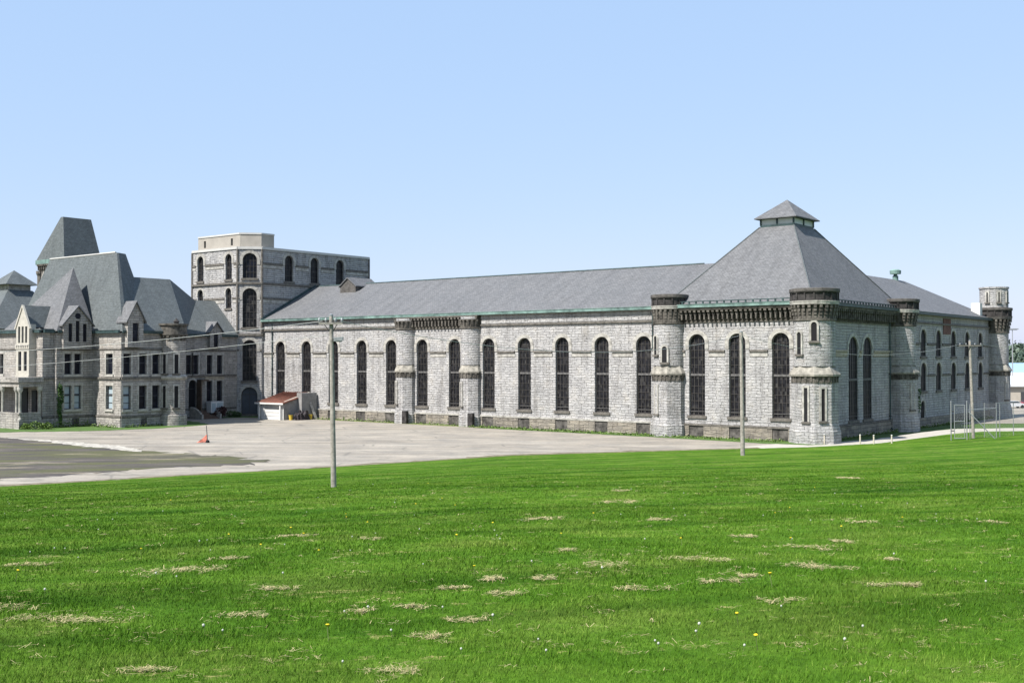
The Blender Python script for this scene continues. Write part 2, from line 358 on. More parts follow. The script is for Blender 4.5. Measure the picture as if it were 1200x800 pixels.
# windows ------------------------------------------------------------------
WC = {}
def win_meshes(w, h, arched, nx, rows, style):
    key = (w, h, arched, nx, tuple(rows), style)
    if key in WC: return WC[key]
    r = w/2; dep = .18 if style == 'shallow' else .42; zs = h-r if arched else h
    ol = outline(0, w, 0, h, arched); fr = MB(); t = .10; trs = []
    inn = outline(0, w-2*t, t, h-t, arched)
    for i in range(len(ol)):
        a, b, c, d = ol[i], ol[(i+1) % len(ol)], inn[(i+1) % len(inn)], inn[i]
        fr.face([(a[0], dep-.09, a[1]), (b[0], dep-.09, b[1]), (c[0], dep-.09, c[1]), (d[0], dep-.09, d[1])])
        fr.face([(d[0], dep-.09, d[1]), (c[0], dep-.09, c[1]), (c[0], dep, c[1]), (d[0], dep, d[1])])
    def htop(x): return zs + math.sqrt(max(0, r*r-x*x)) if arched else h
    for i in range(1, nx):
        x = -r + w*i/nx; fr.box(x-.028, x+.028, dep-.06, dep-.004, .02, htop(x)-.02)
    for (z, th, pale) in rows:
        half = (math.sqrt(max(0, r*r-(z-zs)**2)) if arched and z > zs else r)-.02
        if pale: trs.append(MB())
        (trs[-1] if pale else fr).box(-half, half, dep-(.12 if pale else .065), dep-.006, z-th/2, z+th/2)
    pn = MB(); pn.face([(a, dep, z) for a, z in ol])
    sl = MB()
    sl.box(-r-.22, r+.22, -.16, dep, -.34, 0); 
    sr = MB()
    if arched:
        R0, R1 = r+.015, r+(.50 if w > 1.6 else .32); dz = .75 if w > 1.6 else .4
        ang = [PI*i/14 for i in range(15)]
        for pr, (A0, A1) in ((.07, (R0, R1)),):
            for a, b in zip(ang, ang[1:]):
                c = lambda R, t: (R*math.cos(t), zs+R*math.sin(t))
                p = [c(A1, a), c(A1, b), c(A0, b), c(A0, a)]
                sr.face([(q[0], -pr, q[1]) for q in p])
                sr.face([(p[0][0], -pr, p[0][1]), (p[0][0], .05, p[0][1]), (p[1][0], .05, p[1][1]), (p[1][0], -pr, p[1][1])])
                sr.face([(p[2][0], -pr, p[2][1]), (p[2][0], .05, p[2][1]), (p[3][0], .05, p[3][1]), (p[3][0], -pr, p[3][1])])
            for sg in (-1, 1): sr.box(min(sg*A0, sg*A1), max(sg*A0, sg*A1), -pr, .05, zs-dz, zs)
    else:
        sr.box(-r-.3, r+.3, -.045, .04, h+.012, h+.42)
        if style == 'admin':
            for sg in (-1, 1): sr.box(min(sg*(r+.012), sg*(r+.26)), max(sg*(r+.012), sg*(r+.26)), -.03, .04, 0, h)
    WC[key] = (fr, pn, sl, sr, trs); return WC[key]
MESHC = {}
def cached(mb, name, mat):
    k = (id(mb), mat.name)
    if k not in MESHC:
        o = mb.build(name, mat); MESHC[k] = o.data; return o
    o = bpy.data.objects.new(name, MESHC[k]); C.objects.link(o); return o
def window(bd, parent, pos, ang, w, h, arched=True, nx=3, rows=((1,.05,False),), style='cell', glassm='glass', framem='iron', sillm='trimdark', surm='trim', name='window'):
    fr, pn, sl, sr, trs = win_meshes(w, h, arched, nx, rows, style)
    f = cached(fr, name, M[framem]); f.parent = parent
    f.location = Vector(pos)-Vector(bd.o); f.rotation_euler = (0,0,ang)
    for mb, nm, mt in ((pn, 'pane', M[glassm]), (sl, 'sill', M[sillm]), (sr, 'surround', M[surm])):
        if mb.v: q = cached(mb, nm, mt); q.parent = f
    for tr in trs: q = cached(tr, 'transom', M['bargray']); q.parent = f
    return f
def wall_windows(bd, mb, p0, p1, z0, z1, wins, depth=.42, top=None):
    """cuts the openings and hangs the windows; wins: dict(c, w, z0, z1, arched, ...)"""
    holes = [(k['c'], k['w'], k['z0'], k['z1'], k.get('arched', True)) for k in wins]
    d, n, P = mb.wall(p0, p1, z0, z1, holes, depth, top)
    a = math.atan2(d.y, d.x)
    for k in wins:
        o = {q: v for q, v in k.items() if q not in ('c','w','z0','z1','arched')}
        window(bd, bd.e, P(k['c'], k['z0']), a, k['w'], round(k['z1']-k['z0'], 3), k.get('arched', True), **o)
def corbels(mb, p0, p1, z0, z1, step=.62, levels=4, out=.95, skip=()):
    d = Vector((p1[0]-p0[0], p1[1]-p0[1], 0)); L = d.length; d.normalize(); n = Vector((d.y,-d.x,0)); o = Vector((p0[0],p0[1],0))
    k = max(1, int(L/step)); hz = (z1-z0)/levels
    mb.obox(o + d*(L/2) + n*(out*.5-.05) + Vector((0,0,z1-.02)), d*(L/2), n*(-out*.5), (0,0,.05)); mb.obox(o + d*(L/2) + Vector((0,0,(z0+z1)/2)), d*(L/2), n*-.04, (0,0,(z1-z0)/2))
    for i in range(k):
        a = (i+.5)*L/k
        for l in range(levels):
            ol = out*(l+1)/levels
            mb.obox(o + d*a + n*(ol/2) + Vector((0,0,z0+hz*(l+.5))), d*(step*.27), n*(-ol/2), (0,0,hz*.40))
        mb.obox(o + d*a + n*(out*.42) + Vector((0,0,z0+(z1-z0)*.55)), d*(step*.16), n*(-out*.36), (0,0,(z1-z0)*.45))
def corbel_ring(mb, cx, cy, r, z0, z1, out, n, levels=3, a0=0, a1=2*PI):
    hz = (z1-z0)/levels; mb.lathe(cx, cy, [(r+.03,z0),(r+.03,z1-.06),(r+out,z1-.06),(r+out,z1+.03),(r,z1+.03)], 30)
    for i in range(n):
        t = a0+(a1-a0)*(i+.5)/n; e = Vector((math.cos(t), math.sin(t), 0)); g = Vector((-e.y, e.x, 0)); st = r*(a1-a0)/n
        for l in range(levels):
            ol = out*(l+1)/levels
            mb.obox(Vector((cx,cy,z0+hz*(l+.5))) + e*(r+ol/2-.05), e*(ol/2+.05), g*(st*.27), (0,0,hz*.42))
def slit(bd, turret, cx, cy, r, ang, z0, z1, w=.42, arched=False, flat=None):
    """narrow window on a turret: proud surround with the dark pane set back in it"""
    e = Vector((math.cos(ang), math.sin(ang), 0)); g = Vector((-e.y, e.x, 0)); o = Vector((cx,cy,0)) + e*r
    P = lambda a, z, k: o + g*a + e*k + Vector((0,0,z))
    ol = outline(0, w, z0, z1, arched, 8); ou = outline(0, w+.44, z0-.02, z1+.24, arched, 8)
    m = MB()
    for i in range(len(ol)):
        a, b, c, dd = ol[i], ol[(i+1) % len(ol)], ou[(i+1) % len(ou)], ou[i]
        if i == 0: continue
        m.face([P(*a,.12), P(*b,.12), P(*c,.12), P(*dd,.12)]); m.face([P(*a,.12), P(*b,.12), P(*b,-.1), P(*a,-.1)]); m.face([P(*dd,.12), P(*c,.12), P(*c,-.2), P(*dd,-.2)])
    f = bd.part(m, 'slit_window', M['trim'], turret)
    q = MB(); q.obox(P(0, (z0+z1)/2, -.07), g*(w/2-.004), e*.1, (0,0,(z1-z0)/2-.006)); bd.part(q, 'slit_pane', M['black'], turret)
    q = MB(); q.obox(P(0, z0-.13, .05), g*(w/2+.3), e*.16, (0,0,.11)); bd.part(q, 'slit_sill', M['trimdark'], turret)
def turret(bd, cx, cy, r, crown=True, top=16.0, rl=None, rc=None, ang=(), upper=(), lower=(), tall=False, matl='stone', corb0=14.1):
    """round upper shaft, sloped octagonal ledge on corbels, octagonal lower shaft with a battered foot"""
    rl = rl or r*1.02; o8 = PI/8
    m = MB(); m.lathe(cx, cy, [(r, 8.7), (r, top)], 36)
    m.lathe(cx, cy, [(rl/math.cos(o8)*1.12, -.2), (rl/math.cos(o8)*1.11, 1.4), (rl/math.cos(o8)*1.09, 1.46), (rl/math.cos(o8), 2.3), (rl/math.cos(o8), 7.9)], 8, o8, 2*PI+o8)
    t = bd.part(m, 'turret', M[matl], weld=True)
    lg = MB(); R = rl/math.cos(o8)
    lg.lathe(cx, cy, [(R*.99, 7.55), (R*1.10, 7.60), (R*1.11, 7.80), (r*.98, 8.75)], 8, o8, 2*PI+o8)
    bd.part(lg, 'ledge', M['ledge'], t)
    cb = MB()
    for k in range(8):
        a = o8+k*PI/4; p0 = (cx+R*math.cos(a), cy+R*math.sin(a)); p1 = (cx+R*math.cos(a+PI/4), cy+R*math.sin(a+PI/4))
        corbels(cb, p0, p1, 6.85, 7.6, .5, 3, .16)
    bd.part(cb, 'ledge_corbel', M['corbel'], t)
    rc = rc or r*1.22
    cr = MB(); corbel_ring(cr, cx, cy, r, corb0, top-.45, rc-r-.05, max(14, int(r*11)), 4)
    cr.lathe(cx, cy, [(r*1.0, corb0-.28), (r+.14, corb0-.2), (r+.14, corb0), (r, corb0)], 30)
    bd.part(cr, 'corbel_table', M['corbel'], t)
    if crown:
        c = MB(); c.lathe(cx, cy, [(r, top-.45), (rc, top-.42), (rc+.02, top-.16), (rc+.06, top-.14), (rc+.06, top-.02), (rc-.1, top+.0), (rc-.2, top+.02)], 36)
        bd.part(c, 'crown_base', M['trim' if not tall else 'cap'], t)
        c = MB(); c.lathe(cx, cy, [(rc-.12, top), (rc-.12, top+1.0)], 36)
        k = int(r*7)
        bd.part(c, 'crown_drum', M['nearblack'], t)
        pg = MB()
        for i in range(k):
            a = 2*PI*i/k; e = Vector((math.cos(a), math.sin(a), 0)); g = Vector((-e.y, e.x, 0))
            pg.obox(Vector((cx,cy,top+.5)) + e*(rc-.08), e*.07, g*.08, (0,0,.47))
        pg.lathe(cx, cy, [(rc-.13, top+.03), (rc-.0, top+.03), (rc-.0, top+.10), (rc-.13, top+.10)], 36); pg.lathe(cx, cy, [(rc-.13, top+.88), (rc+.01, top+.88), (rc+.01, top+.955), (rc-.13, top+.955)], 36)
        bd.part(pg, 'crown_arcade', M['nearblack'], t)
        c = MB(); c.lathe(cx, cy, [(rc-.2, top+.96), (rc+.05, top+.96), (rc+.10, top+1.05), (rc+.10, top+1.36), (rc-.1, top+1.42), (0, top+1.5)], 36)
        bd.part(c, 'crown_cap', M['cap'], t)
    if tall:
        c = MB(); c.lathe(cx, cy, [(rc-.55, top+1.4), (rc-.55, top+4.5), (rc-.42, top+4.55), (rc-.42, top+4.8), (0, top+4.9)], 32); bd.part(c, 'lookout', M[matl], t, weld=True)
        for a in (-1.75, -.95, -.2): slit(bd, t, cx, cy, rc-.55, a, top+2.3, top+3.9, .25)
    for a, z0, z1, arch in upper: slit(bd, t, cx, cy, r-.01, a, z0, z1, .62, arch)
    for a, z0, z1 in lower: slit(bd, t, cx, cy, rl, a, z0, z1, .42, False)
    return t
def courses(bd, p0, p1, gaps, z0, z1, out, name, mat, extra=0):
    """a string course broken at the windows; gaps: list of (a0,a1) along"""
    d = Vector((p1[0]-p0[0], p1[1]-p0[1], 0)); L = d.length; d.normalize(); a = 0
    for g0, g1 in sorted(gaps)+[(L, L)]:
        if g0-a > .05:
            mb = MB(); mb.seg((p0[0]+d.x*a, p0[1]+d.y*a), (p0[0]+d.x*g0, p0[1]+d.y*g0), -.05, out, z0, z1); bd.part(mb, name, M[mat])
        a = max(a, g1)
def gutter(bd, p0, p1, out, z0, mat='copper', gaps=()):
    d = Vector((p1[0]-p0[0], p1[1]-p0[1], 0)); L = d.length; d.normalize(); a = 0
    for g0, g1 in sorted(gaps)+[(L, L)]:
        if g0-a > .05:
            q0, q1 = (p0[0]+d.x*a, p0[1]+d.y*a), (p0[0]+d.x*g0, p0[1]+d.y*g0)
            mb = MB(); mb.seg(q0, q1, out-.32, out, z0, z0+.34); mb.seg(q0, q1, out-.30, out+.05, z0+.34, z0+.40); bd.part(mb, 'gutter', M[mat])
        a = max(a, g1)
ROWS = tuple((z, .05, False) for z in (.9, 1.8, 2.7, 3.6, 6.2, 7.1, 8.0, 8.8)) + ((5.0, .26, True), (.5, .07, True))
ROWS = tuple(sorted(ROWS))
# ================================================================== long cell house
cell = B('cell_house', 'long grey limestone cell house with a row of tall arched windows and slate roof', 'building', -58, 11)
wk = [-(92.74-6.39*k) for k in range(12)]
p0, p1 = (-97, 0), (-18.7, 0)
mb = MB(); w_ = MB()
wins = [dict(c=x+97, w=2.2, z0=2.62, z1=12.45, nx=4, rows=ROWS) for x in wk]
wall_windows(cell, mb, p0, p1, -.2, 15.75, wins)
mb.wall((-18.7, 22.6), (-97, 22.6), -.2, 15.75)
cell.part(mb, 'wall', M['stone'])
gaps = [(x+97-1.63, x+97+1.63) for x in wk]
courses(cell, p0, p1, gaps, 10.40, 10.66, .20, 'string_course', 'trimdark'); courses(cell, p0, p1, gaps, 9.85, 10.37, .07, 'string_band', 'trim')
courses(cell, p0, p1, [(97-65.9, 97-49.4)], 14.22, 14.46, .22, 'string_course', 'trimdark'); courses(cell, p0, p1, [(97-65.9, 97-49.4)], 14.50, 15.72, .10, 'frieze', 'stone')
bg = [(x+97-1.0, x+97+1.0) for x in wk]
courses(cell, p0, p1, bg, .0, 1.42, .22, 'plinth', 'plinth'); courses(cell, p0, p1, [], 1.46, 1.66, .26, 'plinth_cap', 'trim')
mb = MB()
for x in wk: mb.box(x-.98, x+.98, -.10, .02, .15, 1.40)
for x in wk[:0]: pass
for x in wk:
    q = MB(); q.box(x-.98, x+.98, -.12, .03, .12, 1.40); cell.part(q, 'basement_opening', M['openingdark'])
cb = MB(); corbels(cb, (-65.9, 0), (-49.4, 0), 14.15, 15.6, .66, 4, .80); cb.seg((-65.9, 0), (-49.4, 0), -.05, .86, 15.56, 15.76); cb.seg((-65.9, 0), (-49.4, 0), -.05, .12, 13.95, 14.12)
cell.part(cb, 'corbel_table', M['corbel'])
for x in (-64.0, -51.2):
    turret(cell, x, .15, 1.65, crown=False, top=15.6, lower=[(rad(-112.5+0), 2.9, 6.1)], corb0=14.1)
    q = MB(); q.box(x+.75, x+1.65, -1.75, -1.30, .05, 1.9); cell.part(q, 'dark_foot_block', M['nearblack'])  # near-black block standing at the turret foot
gutter(cell, (-97, 0), (-18.7, 0), .72, 15.78)
mb = MB(); RZ = 22.25
mb.face([(-97, -.62, 16.0), (-17.5, -.62, 16.0), (-17.5, 11.3, RZ), (-97, 11.3, RZ)])
mb.face([(-17.5, 23.2, 16.0), (-97, 23.2, 16.0), (-97, 11.3, RZ), (-17.5, 11.3, RZ)])
mb.face([(-97, -.62, 15.8), (-17.5, -.62, 15.8), (-17.5, -.62, 16.0), (-97, -.62, 16.0)])
mb.face([(-97, 0, 15.74), (-97, -.62, 15.8), (-17.5, -.62, 15.8), (-17.5, 0, 15.74)])
roof = cell.part(mb, 'roof', M['slate'])
q = MB(); q.tube([(-97, 11.3, RZ+.02), (-20, 11.3, RZ+.02)], .14, 6); cell.part(q, 'ridge_cap', M['copperdark'], roof)
q = MB(); q.obox((-96.86, 5.3, 19.25), (.12,0,0), Vector((0, 6.0, 3.15)), Vector((0,-.1,.19))); cell.part(q, 'verge_shadow_edge', M['copperdark'], roof)  # roof edge and its shadow line drawn as one dark strip
# gabled vent on the roof near the guard block
q = MB(); vx0, vx1, vy0, vy1 = -87.6, -83.4, 8.3, 11.5
q.wall((vx0+.25, vy0), (vx1-.25, vy0), 20.0, 21.9, top=[(3.7, 21.9), (1.85, 23.1), (0, 21.9)]); q.wall((vx1-.25, vy0), (vx1-.25, vy1+2), 20, 21.9); q.wall((vx0+.25, vy1+2), (vx0+.25, vy0), 20, 21.9)
cell.part(q, 'roof_vent', M['cap'], roof)
q = MB(); mx = (vx0+vx1)/2
for sg, xe in ((-1, vx0), (1, vx1)):
    a = [(xe, vy0-.2, 21.75), (mx, vy0-.2, 23.25), (mx, vy1+2.2, 23.25), (xe, vy1+2.2, 21.75)]
    q.face(a if sg < 0 else a[::-1]); q.face([(p[0], p[1], p[2]-.18) for p in (a[::-1] if sg < 0 else a)])
    q.face([a[0], (a[0][0], a[0][1], a[0][2]-.18), (a[1][0], a[1][1], a[1][2]-.18), a[1]]); q.face([a[0], a[3], (a[3][0], a[3][1], a[3][2]-.18), (a[0][0], a[0][1], a[0][2]-.18)])
cell.part(q, 'vent_roof', M['slate'], roof)
# ================================================================== corner pavilion
pav = B('corner_pavilion', 'square limestone corner pavilion with steep pyramid slate roof, small lantern and round turrets', 'building', -9.35, 14)
PW, PD = -18.7, 28.0
mb = MB()
f0, f1 = (PW, 0), (0, 0)
pw = [(-14.8), (-9.35), (-3.75)]
wall_windows(pav, mb, f0, f1, -.2, 14.3, [dict(c=x-PW, w=2.2, z0=2.62, z1=12.6, nx=4, rows=ROWS) for x in pw])
ry = [12.45, 17.1]
wall_windows(pav, mb, (0, 0), (0, PD), -.2, 14.3, [dict(c=y, w=2.9, z0=2.0, z1=12.3, nx=4, rows=ROWS, glassm='glassdark', style='shallow') for y in ry], .18)
mb.wall((0, PD), (PW, PD), -.2, 16); mb.wall((PW, PD), (PW, 0), 13, 16)
mb.wall(f0, f1, 14.3, 16.0); mb.wall((0, 0), (0, PD), 14.3, 16.0)
pav.part(mb, 'wall', M['stone'])
g1 = [(x-PW-1.63, x-PW+1.63) for x in pw]; g2 = [(y-1.98, y+1.98) for y in ry]
for a, b, g in ((f0, f1, g1), ((0,0), (0,PD), g2)):
    courses(pav, a, b, g, 10.40, 10.66, .20, 'string_course', 'trimdark' if g is g1 else 'buff'); courses(pav, a, b, g, 9.85, 10.37, .07, 'string_band', 'trim' if g is g1 else 'buff')
    courses(pav, a, b, [], 1.42, 1.62, .28, 'plinth_cap', 'trimdark'); courses(pav, a, b, [(c-1, c+1) for c in [(q0+q1)/2 for q0, q1 in g]] if g is g1 else [], 0, 1.38, .24, 'plinth', 'plinth')
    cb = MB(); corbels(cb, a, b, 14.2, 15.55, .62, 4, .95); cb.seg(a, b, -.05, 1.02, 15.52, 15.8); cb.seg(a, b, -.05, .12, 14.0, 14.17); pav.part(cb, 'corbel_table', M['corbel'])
for x in pw: q = MB(); q.box(x-.98, x+.98, -.12, .03, .12, 1.36); pav.part(q, 'basement_opening', M['openingdark'])
gutter(pav, f0, (1.2, 0), 1.22, 15.82); gutter(pav, (0, -1.2), (0, PD), 1.22, 15.82, 'copperdark')
# snow rail between the gutter and the roof
rl = MB()
for a, b in (((PW, -.75), (.75, -.75)), ((.75, -.75), (.75, PD))):
    d = Vector((b[0]-a[0], b[1]-a[1], 0)); L = d.length; d.normalize()
    for i in range(int(L/.95)): q = Vector((a[0], a[1], 16.38)) + d*(i*.95+.4); rl.obox(q, d*.09, Vector((d.y,-d.x,0))*.07, (0,0,.20))
    rl.obox(Vector(((a[0]+b[0])/2, (a[1]+b[1])/2, 16.58)), d*(L/2), Vector((d.y,-d.x,0))*.09, (0,0,.05))
pav.part(rl, 'snow_rail', M['copperdark'])
mb = MB(); e = .55; zb, zt = 16.15, 26.45; lx, ly = 2.35, 3.1; px, py = -9.35, 14.0
BL = [(PW-e, -e), (e, -e), (e, PD+e), (PW-e, PD+e)]; TL = [(px-lx, py-ly), (px+lx, py-ly), (px+lx, py+ly), (px-lx, py+ly)]
for i in range(4):
    j = (i+1) % 4; mb.face([(*BL[i], zb), (*BL[j], zb), (*TL[j], zt), (*TL[i], zt)])
    o = [(BL[i][0], BL[i][1]), (BL[j][0], BL[j][1])]; mb.face([(*o[0], zb-.3), (*o[1], zb-.3), (*o[1], zb), (*o[0], zb)])
roof = pav.part(mb, 'roof', M['slate'])
q = MB()
for i in range(4): q.tube([(*BL[i], zb+.03), (*TL[i], zt+.03)], .09, 6)
pav.part(q, 'hip_cap', M['slatedark'], roof)
mb = MB()
mb.box(px-lx+.05, px+lx-.05, py-ly+.05, py+ly-.05, zt-.1, zt+.28); mb.box(px-lx, px+lx, py-ly, py+ly, zt+.98, zt+1.12)
for cxx, cyy in [(px-lx+.1, py-ly+.1), (px, py-ly+.1), (px+lx-.1, py-ly+.1), (px+lx-.1, py), (px+lx-.1, py+ly-.1), (px-lx+.1, py+ly-.1), (px-lx+.1, py)]: mb.box(cxx-.1, cxx+.1, cyy-.1, cyy+.1, zt+.2, zt+1.0)
lan = pav.part(mb, 'lantern', M['copperdark'], roof)
q = MB(); q.box(px-lx+.14, px+lx-.14, py-ly+.14, py+ly-.14, zt+.2, zt+1.0); pav.part(q, 'louvre_panel', M['whiteroof'], roof)
mb = MB(); ox = .55
q4 = [(px-lx-ox, py-ly-ox), (px+lx+ox, py-ly-ox), (px+lx+ox, py+ly+ox), (px-lx-ox, py+ly+ox)]
for i in range(4): j = (i+1) % 4; mb.face([(*q4[i], zt+1.12), (*q4[j], zt+1.12), (px, py, zt+3.75)]); mb.face([(*q4[j], zt+1.12), (*q4[i], zt+1.12), (*q4[i], zt+1.02), (*q4[j], zt+1.02)])
mb.face([(*p, zt+1.02) for p in q4[::-1]])
pav.part(mb, 'lantern_roof', M['slate'], roof)
turret(pav, -18.7, .1, 2.0, top=16.15, rc=2.28, upper=[(rad(-118), 10.1, 12.4, True), (rad(-78), 8.75+.4, 11.1, True)], lower=[(rad(-112.5+0), 2.8, 6.2)])
turret(pav, 0.45, -.05, 2.32, top=16.15, rc=2.74, rl=2.4, upper=[(rad(-112), 10.1, 12.6, True), (rad(-68), 11.6, 13.7, True)], lower=[(rad(-90), 2.5, 6.3), (rad(-45), 2.6, 6.2)])
turret(pav, .25, 27.6, 2.15, top=16.1, rc=2.6, lower=[(rad(-22), 2.9, 6.2)])
def downpipe(bd, x, y, z0, z1, nx_, ny_):
    m = MB(); m.tube([(x,y,z1), (x,y,z0)], .085, 8); m.tube([(x,y,z0), (x+nx_*.35,y+ny_*.35,z0-.3)], .085, 8)
    p = bd.part(m, 'downpipe', M['copperdark'])
    for z in (z0+1.5, (z0+z1)/2, z1-1.5): q = MB(); q.box(x-.14, x+.14, y-.14, y+.14, z-.05, z+.05); bd.part(q, 'pipe_bracket', M['darksteel'], p)
downpipe(cell, -21.05, -.16, 11.0, 15.3, 0, -1); downpipe(pav, .17, 3.2, .6, 14.6, 1, 0); downpipe(pav, .17, 24.6, .6, 14.6, 1, 0); downpipe(cell, -94.7, -.16, .6, 15.4, 0, -1)
# ================================================================== rear wing
rear = B('rear_wing', 'shaded limestone rear wing with two rows of small arched windows behind the pavilion', 'building', -11, 50)
mb = MB(); RY0, RY1 = 28.0, 72.0
ys = [38.0, 44.5, 51.3, 58.0, 64.8]
ww = []
for y in ys:
    ww.append(dict(c=y-RY0, w=2.2, z0=9.95, z1=13.75, nx=3, rows=((1.2,.05,False),(2.4,.05,False)), glassm='glassdark', style='shallow')); ww.append(dict(c=y-RY0, w=2.2, z0=5.05, z1=9.05, nx=3, rows=((1.2,.05,False),(2.4,.05,False)), glassm='glassdark', style='shallow'))
ww.append(dict(c=37.6-RY0, w=1.7, z0=.7, z1=3.7, nx=2, rows=((1.5,.05,False),), glassm='glassdark', style='shallow'))
wall_windows(rear, mb, (0, RY0), (0, RY1), -.2, 15.75, ww, .18)
mb.wall((0, RY1), (-22.6, RY1), -.2, 15.75); mb.wall((-22.6, RY1), (-22.6, RY0), -.2, 15.75)
rear.part(mb, 'wall', M['stone'])
gp_ = [(y-RY0-1.62, y-RY0+1.62) for y in ys]
courses(rear, (0, RY0), (0, RY1), gp_, 11.55, 11.8, .16, 'string_course', 'trimdark'); courses(rear, (0, RY0), (0, RY1), gp_, 7.15, 7.4, .16, 'string_course', 'trimdark')
courses(rear, (0, RY0), (0, RY1), [], 14.5, 14.75, .2, 'string_course', 'trimdark'); courses(rear, (0, RY0), (0, RY1), [], 0, 1.3, .2, 'plinth', 'plinth')
q = MB(); q.seg((0, 46.6), (0, 50.0), -.05, .09, 13.2, 15.5); rear.part(q, 'red_plaque', M['plaque'])
gutter(rear, (0, RY0), (0, RY1), .72, 15.78, 'copperdark')
mb = MB(); o = .62
a, b, c, d = (-22.6-o, RY0-6, 16.0), (o, RY0-6, 16.0), (o, RY1+o, 16.0), (-22.6-o, RY1+o, 16.0); r0, r1 = (-11.3, RY0-6, RZ+.1), (-11.3, 62.5, RZ+.1)
mb.face([b, c, r1, r0]); mb.face([c, d, r1]); mb.face([d, a, r0, r1]); mb.face([(o, RY0-6, 15.8), (o, RY1+o, 15.8), c, b]); mb.face([(0, RY0, 15.76), (0, RY1, 15.76), (o, RY1, 15.8), (o, RY0, 15.8)])
roof = rear.part(mb, 'roof', M['slate'])
q = MB(); q.lathe(-11.3, 58.6, [(.45, RZ-.3), (.45, RZ+.7), (.3, RZ+.75), (.3, RZ+1.0), (.85, RZ+1.0), (.9, RZ+1.55), (.6, RZ+1.75), (0, RZ+1.8)], 14); rear.part(q, 'ridge_ventilator', M['copper'], roof)
turret(rear, .2, 71.8, 2.2, top=16.5, rc=2.75, tall=True, lower=[(rad(-22), 3.0, 5.8)], corb0=14.0)
q = MB(); q.box(-1.9, -.5, 66.6, 67.8, 16.4, 18.6); rear.part(q, 'roof_box', M['white'])
# ================================================================== guard block (tall flat topped block)
tow = B('guard_block', 'tall flat topped limestone block with chamfered corner and white coping above the roofs', 'building', -104.5, 11)
TR = [(-112.3, -3.3), (-99.85, -3.3), (-97.0, -.45), (-97.0, 24.4), (-98.6, 26.0), (-112.3, 26.0)]
mb = MB(); ZT = 27.95
big = lambda c, w, z0, z1, **k: dict(c=c, w=w, z0=z0, z1=z1, **k)
r4 = ((1.0,.06,False),(2.0,.06,False),(3.0,.06,False)); r7 = ((1.4,.06,False),(2.6,.06,False),(3.9,.06,False),(5.2,.06,False))
wall_windows(tow, mb, TR[0], TR[1], -.2, ZT, [big(2.35, 1.7, 22.95, 27.25, nx=3, rows=r4), big(10.1, 1.7, 22.95, 27.25, nx=3, rows=r4), big(2.35, 1.5, 18.1, 21.5, nx=3, rows=r4[:2]), big(10.1, 1.5, 18.1, 21.5, nx=3, rows=r4[:2])])
LC = math.hypot(2.85, 2.85)
wall_windows(tow, mb, TR[1], TR[2], -.2, ZT, [big(LC/2, 2.35, 23.1, 27.3, nx=4, rows=r4, glassm='glassdark'), big(LC/2, 2.35, 14.85, 21.4, nx=4, rows=r7), big(LC/2, 2.35, 5.95, 12.75, nx=4, rows=r7)
    , big(LC/2, 2.65, .35, 4.85, nx=2, rows=((3.3,.1,False),), glassm='blueboard')])
wall_windows(tow, mb, TR[2], TR[3], -.2, ZT, [big(y+.45, 1.9, 22.85, 27.3, nx=3, rows=r4) for y in (5.4, 11.2, 17.2)])
for i in (3, 4, 5): mb.wall(TR[i], TR[(i+1) % 6], -.2, ZT)
tow.part(mb, 'wall', M['stone'])
Lr = 24.85
segs = [(TR[0], TR[1], [(2.35, .85), (10.1, .85)], [(2.35, .75), (10.1, .75)]), (TR[1], TR[2], [(LC/2, 1.18)], [(LC/2, 1.18)]), (TR[2], TR[3], [(y+.45, .95) for y in (5.4, 11.2, 17.2)], [])]
up, lo2 = MB(), MB()
def brk(a, b, gl, z0, z1, out, name, mat): courses(tow, a, b, [(c-h-.34-(.18 if h > .8 else 0), c+h+.34+(.18 if h > .8 else 0)) for c, h in gl], z0, z1, out, name, mat)
for a, b, g1_, g2_ in segs:
    brk(a, b, g1_, 25.4, 25.75, .16, 'string_course', 'trimdark'); brk(a, b, g1_, 24.85, 25.36, .07, 'string_band', 'trim')
    brk(a, b, [], 22.1, 22.45, .24, 'string_course', 'trimdark')
    brk(a, b, g2_, 19.6, 19.9, .16, 'string_course', 'trimdark'); brk(a, b, g2_, 19.0, 19.56, .07, 'string_band', 'trim')
    brk(a, b, [], 13.45, 13.8, .22, 'string_course', 'trimdark')
    if b is TR[2]: brk(a, b, g2_, 10.9, 11.2, .14, 'string_course', 'trimdark')
for (a, b, *_), L in zip(segs, (12.4, LC, Lr)): pass
# corner shafts
for x, y in TR[:4]: q = MB(); q.lathe(x, y, [(.2, 14), (.2, ZT)], 8); tow.part(q, 'corner_shaft', M['trimdark'])
cp = MB()
for i in range(6): cp.seg(TR[i], TR[(i+1) % 6], -.55, .16, ZT, ZT+.42)
tow.part(cp, 'coping', M['coping'])
mb = MB(); mb.face([(x, y, ZT+.2) for x, y in TR]); tow.part(mb, 'flat_roof', M['slatedark'])
mb = MB(); PP = [(-111.6, -2.6), (-100.1, -2.6), (-97.6, -.1), (-97.6, 2.6), (-111.6, 2.6)]
for i in range(5): mb.wall(PP[i], PP[(i+1) % 5], ZT+.25, 30.5, [(9.3, .55, 28.75, 29.95, False), (1.9, .55, 28.75, 29.95, False)] if i == 0 else [], .3)
par = tow.part(mb, 'parapet_room', M['render'])
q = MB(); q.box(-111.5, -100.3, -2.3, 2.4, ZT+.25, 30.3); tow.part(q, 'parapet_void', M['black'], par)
q = MB()
for i in range(5): q.seg(PP[i], PP[(i+1) % 5], -.3, .1, 30.5, 30.78)
q.face([(x, y, 30.6) for x, y in PP]); tow.part(q, 'parapet_coping', M['coping'], par)
